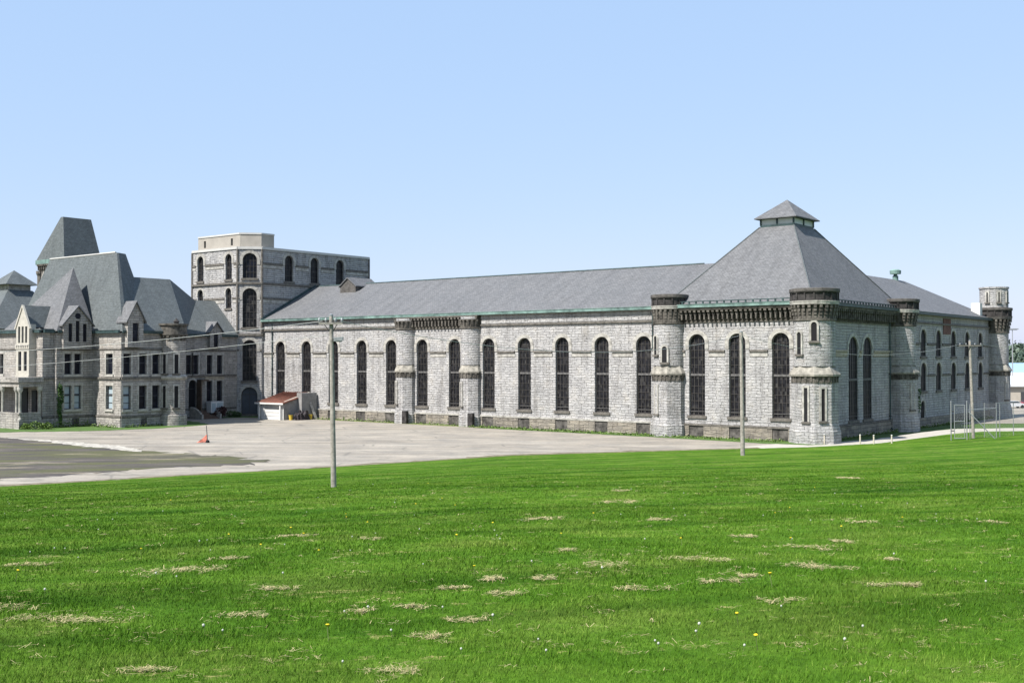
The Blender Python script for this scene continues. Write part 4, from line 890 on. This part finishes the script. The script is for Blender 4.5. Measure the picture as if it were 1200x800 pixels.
# weeds along the walls and the yard edges
cs = []
def weeds(pa, pb, n, out, hmax, size=.14):
    for k in range(n):
        t = random.random(); x = pa[0]+(pb[0]-pa[0])*t; y_ = pa[1]+(pb[1]-pa[1])*t-random.random()*out; w = W(x, y_)
        h = random.random()**2*hmax; cs.append((w.x, w.y, h*random.random()+.04))
weeds((-96,-.35), (-50,-.35), 900, 1.2, .5); weeds((-50,-.3), (-3,-.3), 2200, 2.6, .35); weeds((-94,-33.6), (-87,-33.6), 300, 1, .6); weeds((-86.2,-33), (-86.2,-26), 300, .1, .6); weeds((-93.4,-41), (-93.4,-34), 500, .2, 1.3); weeds((1,2), (1,26), 500, .5, .6); weeds((.8,33), (.8,70), 700, .5, .6)
tag(tri_mesh('weeds', leaves(cs, .13), M['weed'], True), 'ragged weeds and grass tufts growing at the foot of the walls', 'weeds', kind='stuff')
def shrub(name, label, cat, loc, cl, nleaf, size, mat, stems):
    e = thing(name, label, cat, loc); c = np.concatenate([clump(max(30, int(nleaf/len(cl))), q[:3], q[3:]) for q in cl]); c = c[c[:,2] > .03]
    o = tri_mesh('foliage', leaves(c, size), mat, True); o.parent = e
    st = MB()
    for p in stems: st.tube([(0,0,0), (p[0]*.5, p[1]*.5, p[2]*.6), p], .035, 6, .012)
    st.build('stem', M['pole'], e); return e
p = W(-97.6, -8.6); shrub('shrub', 'dark purple leaved shrub beside the entrance stairs', 'shrub', p, [(0,0,.9,1.2,1.0,.9),(.5,.2,1.3,.7,.7,.6),(-.6,0,.8,.7,.7,.7)], 1500, .13, M['redleaf'], [(0,0,1.2),(.5,.2,1.4),(-.6,0,1)])
p = W(-98.3, -5.6); shrub('shrub', 'low dark green shrub at the foot of the tall chamfered block', 'shrub', p, [(0,0,.5,1.0,.8,.6),(.9,.1,.45,.7,.6,.5)], 900, .12, M['bush'], [(0,0,.7),(.8,0,.6)])
p = W(-92.6, -42.6); shrub('shrub', 'light green low bush in front of the porch end', 'shrub', p, [(0,0,.5,1.1,.8,.7),(1.4,.3,.4,.8,.6,.5),(-1.5,.2,.35,.7,.6,.45)], 1200, .12, M['weed'], [(0,0,.6),(1.3,.3,.5)])
p = W(-93.85, -38.35); e = thing('climbing_ivy', 'green ivy climbing the wall beside the gabled bay', 'ivy', p, -AZ); c = np.concatenate([clump(260, q[:3], q[3:]) for q in ((.15,-.2,2.6,.25,.35,1.0),(.15,.0,4.2,.25,.5,1.2),(.15,-.1,5.4,.2,.35,.7),(.1,0,1.2,.15,.2,1.0))]); o = tri_mesh('foliage', leaves(c, .13), M['ivy'], True); o.parent = e; st = MB(); st.tube([(.08,0,0),(.08,-.1,2.5),(.08,.05,5.6)], .03, 6, .01); st.build('stem', M['pole'], e)
p = W(2.55, 28.6); e = thing('climbing_ivy', 'sparse ivy on the shaded turret of the right wall', 'ivy', p, -AZ); c = np.concatenate([clump(70, q[:3], q[3:]) for q in ((0,.2,3.6,.2,.5,1.1),(-.1,.4,5.0,.2,.5,.7))]); o = tri_mesh('foliage', leaves(c, .13), M['ivy'], True); o.parent = e; st = MB(); st.tube([(-.1,.2,0),(-.1,.3,2.5),(-.1,.3,5.2)], .03, 6, .01); st.build('stem', M['pole'], e)
# far wood beyond the car park and on the horizon
cs = []
for k in range(520):
    a = rad(random.uniform(-60, 60)) if k > 260 else rad(random.uniform(20, 36)); D = random.uniform(600, 960); x, y_ = math.sin(a)*D, math.cos(a)*D
    r = random.uniform(4, 9); base = max(0, (D-620)/380*15); cs.append(clump(70, (x, y_, base+r*.8), (r*1.3, r*1.3, r)))
tag(tri_mesh('far_wood', leaves(np.concatenate(cs), 1.6), M['wood'], True), 'hazy green wood on the far hills beyond the car park', 'wood', kind='stuff')
# ================================================================== entrance stairs, sign box
e = thing('entrance_stairs', 'brown entrance stairs with pale curved side walls before the dark arch', 'stairs', W(-98.2, -12), -AZ)
org = (-98.2, -12, 0)
m = MB()
for i in range(8): m.box(-99.7, -99.7+.35*(8-i)+.2, -12.4, -9.3, i*.16, (i+1)*.16-.004)
m.build('steps', M['stair'], e, org)
for y_ in (-12.75, -9.25):
    q = MB()
    for i in range(8): a, b = i/8, (i+1)/8; q.box(-99.7+3.2*a, -99.7+3.2*b, y_, y_+.3, 0, .35+1.5*math.cos(a*PI/2)**.8)
    q.build('side_wall', M['trim'], e, org)
q = MB(); q.box(-99.74, -98.6, -11.4, -11.2, .3, 6.2); q.box(-99.74, -98.6, -11.4, -9.9, 6.0, 6.25); q.build('door_hood', M['sandwood'], e, org)
e = thing('utility_cabinet', 'pale blue white cabinet beside the entrance stairs', 'cabinet', W(-97.9, -9.4), -AZ)
m = MB(); m.box(-1.0, .2, -.7, 1.7, .9, 2.6); m.box(-1.05, .25, -.75, 1.75, 2.6, 2.7); m.build('body', M['whiteroof'], e)
m = MB(); m.box(.21, .25, -.55, .15, 1.05, 2.45); m.box(.21, .25, .45, 1.55, 1.05, 2.45); m.build('door', M['blind'], e); m = MB(); m.box(-.95, .15, -.65, -.5, 0, .9); m.box(-.95, .15, 1.5, 1.65, 0, .9); m.build('stand', M['darksteel'], e)
# ================================================================== shed
sh = B('shed', 'small lean-to shed with rusty red roof and white door against the long wall', 'shed', -87, -3)
sx0, sx1, sy0 = -90.6, -84.6, -6.2
m = MB(); m.wall((sx0, sy0), (sx1, sy0), 0, 2.62, [(3.2, 3.6, .02, 2.25, False)], .14)
sh.part(m, 'front_wall', M['white'])
m = MB(); L = 5.95; m.wall((sx1, sy0), (sx1, -.28), 0, 2.7, [], .1, top=[(L, 4.0), (0, 2.62)]); m.wall((sx0, -.28), (sx0, sy0), 0, 2.7, top=[(L, 2.62), (0, 4.0)]); m.box(sx1-.1, sx1+1.05, -3.4, -.28, 0, 4.2); sh.part(m, 'side_wall', M['block'])
q = MB(); q.box(sx0+1.4, sx0+5.0, sy0+.1, sy0+.18, .02, 2.25); d_ = sh.part(q, 'door', M['white'])
q = MB()
for i in range(1, 4): q.box(sx0+1.4, sx0+5.0, sy0+.08, sy0+.1, i*.56-.02, i*.56+.02)
sh.part(q, 'door_groove', M['block'], d_)
m = MB(); a = [(sx0-.4, sy0-.5, 2.66), (sx1+.45, sy0-.5, 2.66), (sx1+.12, -.3, 4.2), (sx0-.4, -.3, 4.2)]; bt = [(x, y_, z-.16) for x, y_, z in a]
m.face(a); m.face(bt[::-1])
for i in range(4): j = (i+1) % 4; m.face([a[j], a[i], bt[i], bt[j]])
for i in range(12):
    x = sx0-.3+i*.54; m.obox((x, (sy0-.8)/2, 3.45), (.035,0,0), Vector((0,2.85,.75)), Vector((0,-.02,.06)))
rf_ = sh.part(m, 'roof', M['rust'])
q = MB(); q.box(sx0-.42, sx1+.47, sy0-.56, sy0-.505, 2.42, 2.68); sh.part(q, 'fascia', M['white'], rf_)
q = MB(); q.obox((sx1-.25, -3.3, 3.52), (.17,0,0), Vector((0,2.6,.70)), Vector((0,-.03,.05))); sh.part(q, 'roof_patch', M['beige'], rf_)
for x in (sx0+.5, sx1-.4): q = MB(); q.box(x-.12, x+.12, sy0-.42, sy0-.2, 0, 2.5); sh.part(q, 'post', M['white'])
def bucket(pos, label):
    e = thing('bucket', label, 'bucket', pos, 0, 'yellow buckets by the shed'); m = MB(); m.lathe(0, 0, [(0,0),(.26,0),(.34,.7),(.37,.72),(.37,.78),(.31,.78),(.27,.15),(0,.12)], 16); m.build('body', M['yellow'], e, smooth=True)
    m = MB(); m.tube([(.35*math.cos(t), .05, .72+.3*math.sin(t)) for t in [PI*i/8 for i in range(9)]], .015, 5); m.build('handle', M['darksteel'], e)
bucket(W(-83.9, -5.3), 'yellow bucket at the near corner of the shed wall'); bucket(W(-82.9, -2.2), 'yellow bucket beside the leaning plank')
e = thing('plank', 'pale grey plank leaning against the shed side wall', 'plank', W(-82.75, -1.1), -AZ); m = MB(); m.obox((-.45, -.2, 1.35), Vector((.4,.35,-1.38))*-1, (0,.22,.06), (.03,0,.01)); m.build('board', M['board'], e)
e = thing('scrap_heap', 'dark heap of scrap covered by a tarp beside the shed wall', 'scrap heap', W(-82.9, -3.9), -AZ)
bm = bmesh.new(); bmesh.ops.create_icosphere(bm, subdivisions=4, radius=1)
for v in bm.verts:
    c = v.co; k = 1+.25*math.sin(c.x*5+c.y*3)*math.cos(c.z*4+c.y*6)+.12*math.sin(c.y*13+c.x*9); v.co = Vector((c.x*.75*k, c.y*1.5*k, max(-.05, c.z*1.35*k)))
me = bpy.data.meshes.new('tarp'); bm.to_mesh(me); bm.free(); me.materials.append(M['junk']); o = bpy.data.objects.new('tarp', me); C.objects.link(o); o.parent = e
# ================================================================== marker barrier in the yard
bx_, by_ = gp(242, 518.5)
e = thing('warning_marker', 'faded orange triangular marker draped from a thin dark post in the yard', 'marker', (bx_, by_, 0))
m = MB(); m.tube([(.12,0,.05), (-.02,0,1.95)], .045, 8); m.build('post', M['darksteel'], e)
m = MB(); m.lathe(.12, 0, [(0,0),(.22,0),(.24,.06),(.2,.26),(.1,.32),(0,.32)], 14); m.build('base_weight', M['tyre'], e, smooth=True)
m = MB(); T3 = [(.06,-.02,1.02), (.10,-.02,.10), (-1.12,-.12,.02)]; T4 = [(.04,.14,1.0), (.08,.18,.06), (-.95,.30,.0)]
nseg = 7
def tri(Tq, off): return [[Vector(Tq[0]).lerp(Vector(Tq[2]), i/nseg).lerp(Vector(Tq[1]).lerp(Vector(Tq[2]), i/nseg), j/3) + Vector((0, off+.05*math.sin(i*1.3+j), -.10*math.sin(PI*i/nseg)*(1-j/3))) for j in range(4)] for i in range(nseg+1)]
for g in (tri(T3, 0), tri(T4, 0)):
    for i in range(nseg):
        for j in range(3): m.face([g[i][j], g[i+1][j], g[i+1][j+1], g[i][j+1]])
ga, gb = tri(T3, 0), tri(T4, 0)
for i in range(nseg):
    for j in (0, 3): m.face([ga[i][j], ga[i+1][j], gb[i+1][j], gb[i][j]])
m.build('orange_sheet', M['orange'], e)
# ================================================================== poles and wires
def lz(x, y): return float(lawn_z(x, y))
def pole(name, label, base, top, r0, r1, arm=None, arm_dir=(1,0,0), lamp=None, ins=(-.95,-.4,.4,.95)):
    e = thing(name, label, 'pole', base, 0, 'wooden utility poles'); h = Vector(top)-Vector(base); m = MB(); m.tube([(0,0,-.3)]+[tuple(h*t) for t in (.25,.5,.75,1)], r0, 14, r1)
    m.build('shaft', M['pole'], e, smooth=True)
    if arm:
        c = h + Vector((0,-r1-.05,-arm[1])); a = Vector(arm_dir).normalized(); m = MB(); m.obox(c, a*arm[0], Vector((-a.y,a.x,0))*.06, (0,0,.05)); m.build('crossarm', M['pole'], e)
        for q in ins: m = MB(); p = c + a*q*arm[0]; m.lathe(p.x, p.y, [(.03,p.z+.06),(.03,p.z+.12),(.07,p.z+.14),(.06,p.z+.2),(.075,p.z+.22),(.03,p.z+.28),(0,p.z+.28)], 8); m.build('insulator', M['galv'], e)
        m = MB()
        for sg in (-1, 1): m.tube([c + a*sg*arm[0]*.6, h*((h.z-arm[1]-.55)/h.z)], .02, 6)
        m.build('arm_brace', M['darksteel'], e)
    m = MB(); m.lathe(h.x, h.y, [(r1*1.05,h.z-.04),(r1*1.05,h.z+.05),(.02,h.z+.10)], 10); m.build('pole_cap', M['galv'], e)
    if lamp:
        q = h*lamp; m = MB(); m.tube([q, q+Vector((.22,-.05,.05))], .03, 6); m.obox(q+Vector((.38,-.05,-.02)), (.24,0,.02), (0,.14,0), (0,0,.10)); m.obox(q+Vector((.4,-.05,-.14)), (.16,0,0), (0,.1,0), (0,0,.03)); m.build('floodlight', M['galv'], e)
    return Vector(base)+h
def foot(u, D): x = (u-600)/F*D; return (x, D, lz(x, D))
b1 = foot(391.5, 60.0); t1 = (b1[0]-.16, 60.0, b1[2]+9.05)
pole('utility_pole', 'weathered grey wooden pole with crossarm and floodlight standing alone in the lawn', b1, t1, .15, .105, (.62, .42), (1,.12,0), .865)
D2 = 103.0; b2 = foot(870, D2); t2 = (b2[0]-.12, D2, b2[2]+11.2)
pole('utility_pole', 'plain slender wooden pole without a crossarm before the pavilion front', b2, t2, .20, .15)
D3 = 131.0; b3 = foot(1140, D3); t3 = (b3[0]-.35, D3, b3[2]+11.2)
pole('utility_pole', 'pale wooden pole with a wide crossarm behind the tall gate', b3, t3, .19, .14, (1.45, .55), (1,.25,0))
def wire(a, b, sag, label, r=.016):
    a, b = Vector(a), Vector(b); L = (b-a).length; m = MB(); m.tube([a.lerp(b, i/24)-Vector((0,0,sag*4*(i/24)*(1-i/24)))-a for i in range(25)], r, 5)
    o = m.build('overhead_wire', M['wire']); o.location = a; tag(o, label, 'wire', 'overhead wires')
l0 = Vector((-95, 118, 11.6))
wire((t1[0]-.45, t1[1], t1[2]-.3), (-112, 150, 13.8), 2.6, 'upper pale wire sagging from the lawn pole across the administration roofs', .016)
wire((t1[0], t1[1], t1[2]-1.0), (-112, 150, 9.6), 1.9, 'lower pale wire from the lawn pole crossing the administration windows', .014)
wire((t1[0]+.5, t1[1]+.05, t1[2]-.3), (t2[0], t2[1], t2[2]-.3), 1.6, 'wire strung between the floodlight pole and the slender pole')
wire((t2[0], t2[1], t2[2]-.3), (t3[0]-1.2, t3[1]-.3, t3[2]-.4), 1.5, 'wire strung between the slender pole and the gate pole')
wire((t3[0]+1.2, t3[1]+.3, t3[2]-.4), (110, 175, 13), 1.5, 'wire running off right from the gate pole')
# ================================================================== bollards
for i, (u, hh, lab) in enumerate(((966, 1.15, 'short pale post at the corner turret, leftmost of the path posts'), (1008, 1.1, 'short pale post below the paired windows, second along the path'), (1024, 1.0, 'short pale post third along the path'), (1045, .95, 'short pale post by the right turret, farthest along the path'))):
    x, y_ = gp(u, 520.5); z = max(lz(x, y_), 0) if y_ < yb(x) else 0
    e = thing('path_post', lab, 'post', (x, y_, z-.05), random.random(), 'short posts along the gravel path'); m = MB(); m.tube([(0,0,0), (random.gauss(0,.03), random.gauss(0,.03), hh)], .085, 10); m.build('shaft', M['strawpost'], e); m = MB(); m.lathe(0, 0, [(.095,hh-.02),(.10,hh+.02),(.07,hh+.05),(0,hh+.06)], 10); m.build('cap', M['white'], e)
x, y_ = gp(955, 515.5); e = thing('low_rail', 'low pale timber rail lying before the corner turret', 'rail', (x, y_, 0)); m = MB(); m.tube([(-1.3,.2,.55),(1.1,0,.75)], .05, 8); m.build('rail', M['strawpost'], e); m = MB()
for q in (-1.2, 1.0): m = MB(); m.tube([(q,.1,0),(q,.1,.65)], .05, 8); m.build('leg', M['strawpost'], e)
# ================================================================== fence and gate
def mesh_mat():
    m, nt, b = newmat('chain link mesh'); n = N(nt); uv = n.coord('UV', (9,9,1), (0,0,PI/4))
    ck = n.new('ShaderNodeSeparateXYZ'); n.link(uv, ck.inputs[0])
    f = lambda s: n.math('LESS_THAN', n.math('FRACT', s), .05)
    a = n.math('MAXIMUM', f(ck.outputs[0]), f(ck.outputs[1]))
    n.link(a, b.inputs['Alpha']); b.inputs['Base Color'].default_value = (.42,.43,.44,1); b.inputs['Metallic'].default_value = .3; b.inputs['Roughness'].default_value = .5
    return m
M['mesh'] = mesh_mat()
FD = 128.0
def fx(u, D=FD): return (u-600)/F*D
gz = lz(fx(1131), FD)
e = thing('gate', 'tall narrow galvanised gate frame between two posts', 'gate', (fx(1122), FD, gz))
xs = [fx(u)-fx(1122) for u in (1114, 1118, 1130, 1132.5)]
for x in (xs[0], xs[3]): m = MB(); m.tube([(x,0,-.3),(x,0,4.25)], .06, 10); m.lathe(x, 0, [(.075,4.22),(.075,4.3),(0,4.38)], 10); m.build('post', M['galv'], e, smooth=True)
m = MB()
for x in xs[1:3]: m.tube([(x,0,.12),(x,0,3.95)], .045, 8)
for z in (.15, 2.05, 3.9): m.tube([(xs[1],0,z),(xs[2],0,z)], .045, 8)
m.build('gate_frame', M['galv'], e); m = MB(); m.face([(xs[1],.02,.15),(xs[2],.02,.15),(xs[2],.02,3.9),(xs[1],.02,3.9)]); m.build('chain_link', M['mesh'], e)
for z in (1.0, 3.2): m = MB(); m.box(xs[0]+.05, xs[1]+.03, -.03, .03, z-.06, z+.06); m.build('hinge', M['darksteel'], e)
e = thing('fence', 'chain link fence with steel posts and a diagonal brace right of the gate', 'fence', (fx(1134), FD, gz))
ln = [(1136,FD+1), (1153,FD+4), (1167,FD+1), (1171,FD+3), (1187,FD+7), (1206,FD+10), (1230,FD+14), (1260,FD+18)]; pp = []
for u, D in ln:
    x, z = fx(u, D), lz(fx(u, D), D); pp.append((x-fx(1134), D-FD, z-gz)); q = pp[-1]
    m = MB(); m.tube([(q[0],q[1],q[2]-.2),(q[0],q[1],q[2]+4.0)], .045, 8); m.build('post', M['galv'], e, smooth=True)
m = MB()
for a, b in zip(pp, pp[1:]): m.face([a, b, (b[0],b[1],b[2]+3.95), (a[0],a[1],a[2]+3.95)])
m.build('chain_link', M['mesh'], e)
m = MB(); m.tube([(0,0,3.35),(pp[2][0],pp[2][1],pp[2][2]+3.4)], .04, 8); m.build('top_rail', M['galv'], e)
m = MB(); m.tube([(pp[2][0],pp[2][1],pp[2][2]+3.95)] + [(q[0],q[1],q[2]+3.95) for q in pp[3:]], .03, 6); m.build('top_wire', M['galv'], e)
m = MB(); m.tube([(.05,0,3.15),(fx(1164)-fx(1134),-.6,.0)], .055, 8); m.build('brace', M['galv'], e)
# ================================================================== beyond: sheds, cars, light mast
def far_building(name, label, x0, x1, y0, y1, ze, zr, wall, roof, door):
    e = thing(name, label, 'building', (x0, y0, 0)); w, d = x1-x0, y1-y0
    m = MB()
    for a, b in (((0,0),(w,0)), ((w,0),(w,d)), ((w,d),(0,d)), ((0,d),(0,0))): m.wall(a, b, -.1, ze)
    m.build('wall', wall, e); m = MB()
    m.face([(-.6,-.6,ze),(w+.6,-.6,ze),(w+.6,d/2,zr),(-.6,d/2,zr)]); m.face([(w+.6,d+.6,ze),(-.6,d+.6,ze),(-.6,d/2,zr),(w+.6,d/2,zr)]); m.box(-.6, w+.6, -.66, -.61, ze-.4, ze+.04)
    for x in (-.6, w+.6): m.face([(x,-.6,ze),(x,d+.6,ze),(x,d/2,zr)])
    m.build('roof', roof, e)
    for i in range(int(w/6)): m = MB(); m.box(2+i*6, 3.1+i*6, -.06, -.01, .1, 2.3); m.build('door', door, e)
far_building('warehouse', 'low beige warehouse with white roof beyond the car park', 92, 190, 250, 285, 3.9, 6.4, M['beige'], M['whiteroof'], M['darksteel'])
far_building('warehouse', 'far warehouse with pale blue roof behind the white roofed one', 118, 260, 330, 370, 5.0, 8.4, M['whiteroof'], M['blueroof'], M['darksteel'])
e = thing('light_mast', 'tall slim light mast with a ring of lamps beyond the fence', 'light mast', ((1186.5-600)/F*262, 262, 0)); m = MB(); m.tube([(0,0,0),(0,0,16.4)], .16, 8, .09); m.build('shaft', M['galv'], e)
m = MB(); m.tube([(-1.1,0,16.3),(1.1,0,16.3)], .06, 6); m.build('lamp_arm', M['galv'], e)
for q in (-1.05, -.4, .4, 1.05): m = MB(); m.obox((q,0,16.5), (.26,0,0), (0,.3,0), (0,0,.13)); m.build('lamp', M['galv'], e)
def car(label, loc, rot, paint):
    e = thing('parked_car', label, 'car', loc, rot, 'cars in the far car park')
    prof = [(-2.2,.35),(2.15,.35),(2.25,.6),(2.15,.85),(1.15,1.0),(.55,1.42),(-1.0,1.45),(-1.75,1.02),(-2.2,.95),(-2.28,.6)]
    m = MB()
    for sg in (-1, 1): q = [(x, sg*(.86 if z < 1.05 else .70), z) for x, z in prof]; m.face(q if sg < 0 else q[::-1])
    for (x0,z0), (x1,z1) in zip(prof, prof[1:]+prof[:1]): w0, w1 = (.86 if z0 < 1.05 else .70), (.86 if z1 < 1.05 else .70); m.face([(x0,w0,z0),(x0,-w0,z0),(x1,-w1,z1),(x1,w1,z1)][::-1])
    m.build('body', paint, e)
    m = MB()
    for sg in (-1, 1): q = [(x, sg*(.87 if z < 1.06 else .735), z) for x, z in ((1.0,1.04),(.5,1.37),(-.95,1.39),(-1.55,1.04))]; m.face(q if sg < 0 else q[::-1])
    m.face([(1.16,-.72,1.02),(1.16,.72,1.02),(.6,.64,1.40),(.6,-.64,1.40)]); m.face([(-1.72,.72,1.05),(-1.72,-.72,1.05),(-1.06,-.64,1.43),(-1.06,.64,1.43)])
    m.build('window', M['glassdark'], e)
    for x in (-1.4, 1.4):
        for y_ in (-.78, .78): m = MB(); m.tube([(x,y_-.1,.33),(x,y_+.1,.33)], .33, 14); m.build('wheel', M['tyre'], e)
car('white car parked before the beige warehouse', ((1187-600)/F*222, 222, 0), rad(8), M['carwhite'])
car('dark red car parked at the right picture edge', ((1207-600)/F*226, 226, 0), rad(12), M['carred'])
# ================================================================== light, sky, camera
al, el = rad(11), rad(51)
sd = Vector((CA*-math.sin(al) + SA*-math.cos(al), -SA*-math.sin(al) + CA*-math.cos(al), 0)); sd.normalize()
sdir = Vector((sd.x*math.cos(el), sd.y*math.cos(el), math.sin(el)))
L = bpy.data.lights.new('sun', 'SUN'); L.energy = 5.0; L.angle = rad(.53); L.color = (1, .965, .915)
lo = bpy.data.objects.new('sun', L); C.objects.link(lo); lo.rotation_euler = sdir.to_track_quat('Z', 'Y').to_euler(); lo.location = (0,0,60)
wd_ = bpy.data.worlds.new('World'); bpy.context.scene.world = wd_; wd_.use_nodes = True; nt = wd_.node_tree
sky = nt.nodes.new('ShaderNodeTexSky'); sky.sky_type = 'NISHITA'; sky.sun_disc = False; sky.sun_elevation = el; sky.sun_rotation = math.atan2(sd.x, sd.y)
sky.air_density = 1.0; sky.dust_density = .8; sky.ozone_density = 1.4; sky.altitude = 200
bg = nt.nodes['Background']; 
mul = nt.nodes.new('ShaderNodeVectorMath'); mul.operation = 'MULTIPLY'; nt.links.new(sky.outputs[0], mul.inputs[0]); mul.inputs[1].default_value = (.37, .25, .12)
add = nt.nodes.new('ShaderNodeVectorMath'); add.operation = 'ADD'; nt.links.new(mul.outputs[0], add.inputs[0]); add.inputs[1].default_value = (1.74, 2.72, 4.52)   # even pale blue added to the sky colour, flattens its gradient
nt.links.new(add.outputs[0], bg.inputs[0]); bg.inputs['Strength'].default_value = .105
cam = bpy.data.cameras.new('camera'); cam.sensor_width = 36; cam.lens = 36*F/1200; cam.clip_start = .5; cam.clip_end = 6000
co = bpy.data.objects.new('camera', cam); C.objects.link(co); co.location = (0,0,EYE); co.rotation_euler = (PI/2+PITCH, 0, 0)
sc = bpy.context.scene; sc.camera = co
sc.view_settings.view_transform = 'Standard'; sc.view_settings.look = 'None'; sc.view_settings.exposure = 0.9; sc.view_settings.gamma = 1
sc.cycles.max_bounces = 5; sc.cycles.diffuse_bounces = 2; sc.cycles.transparent_max_bounces = 6
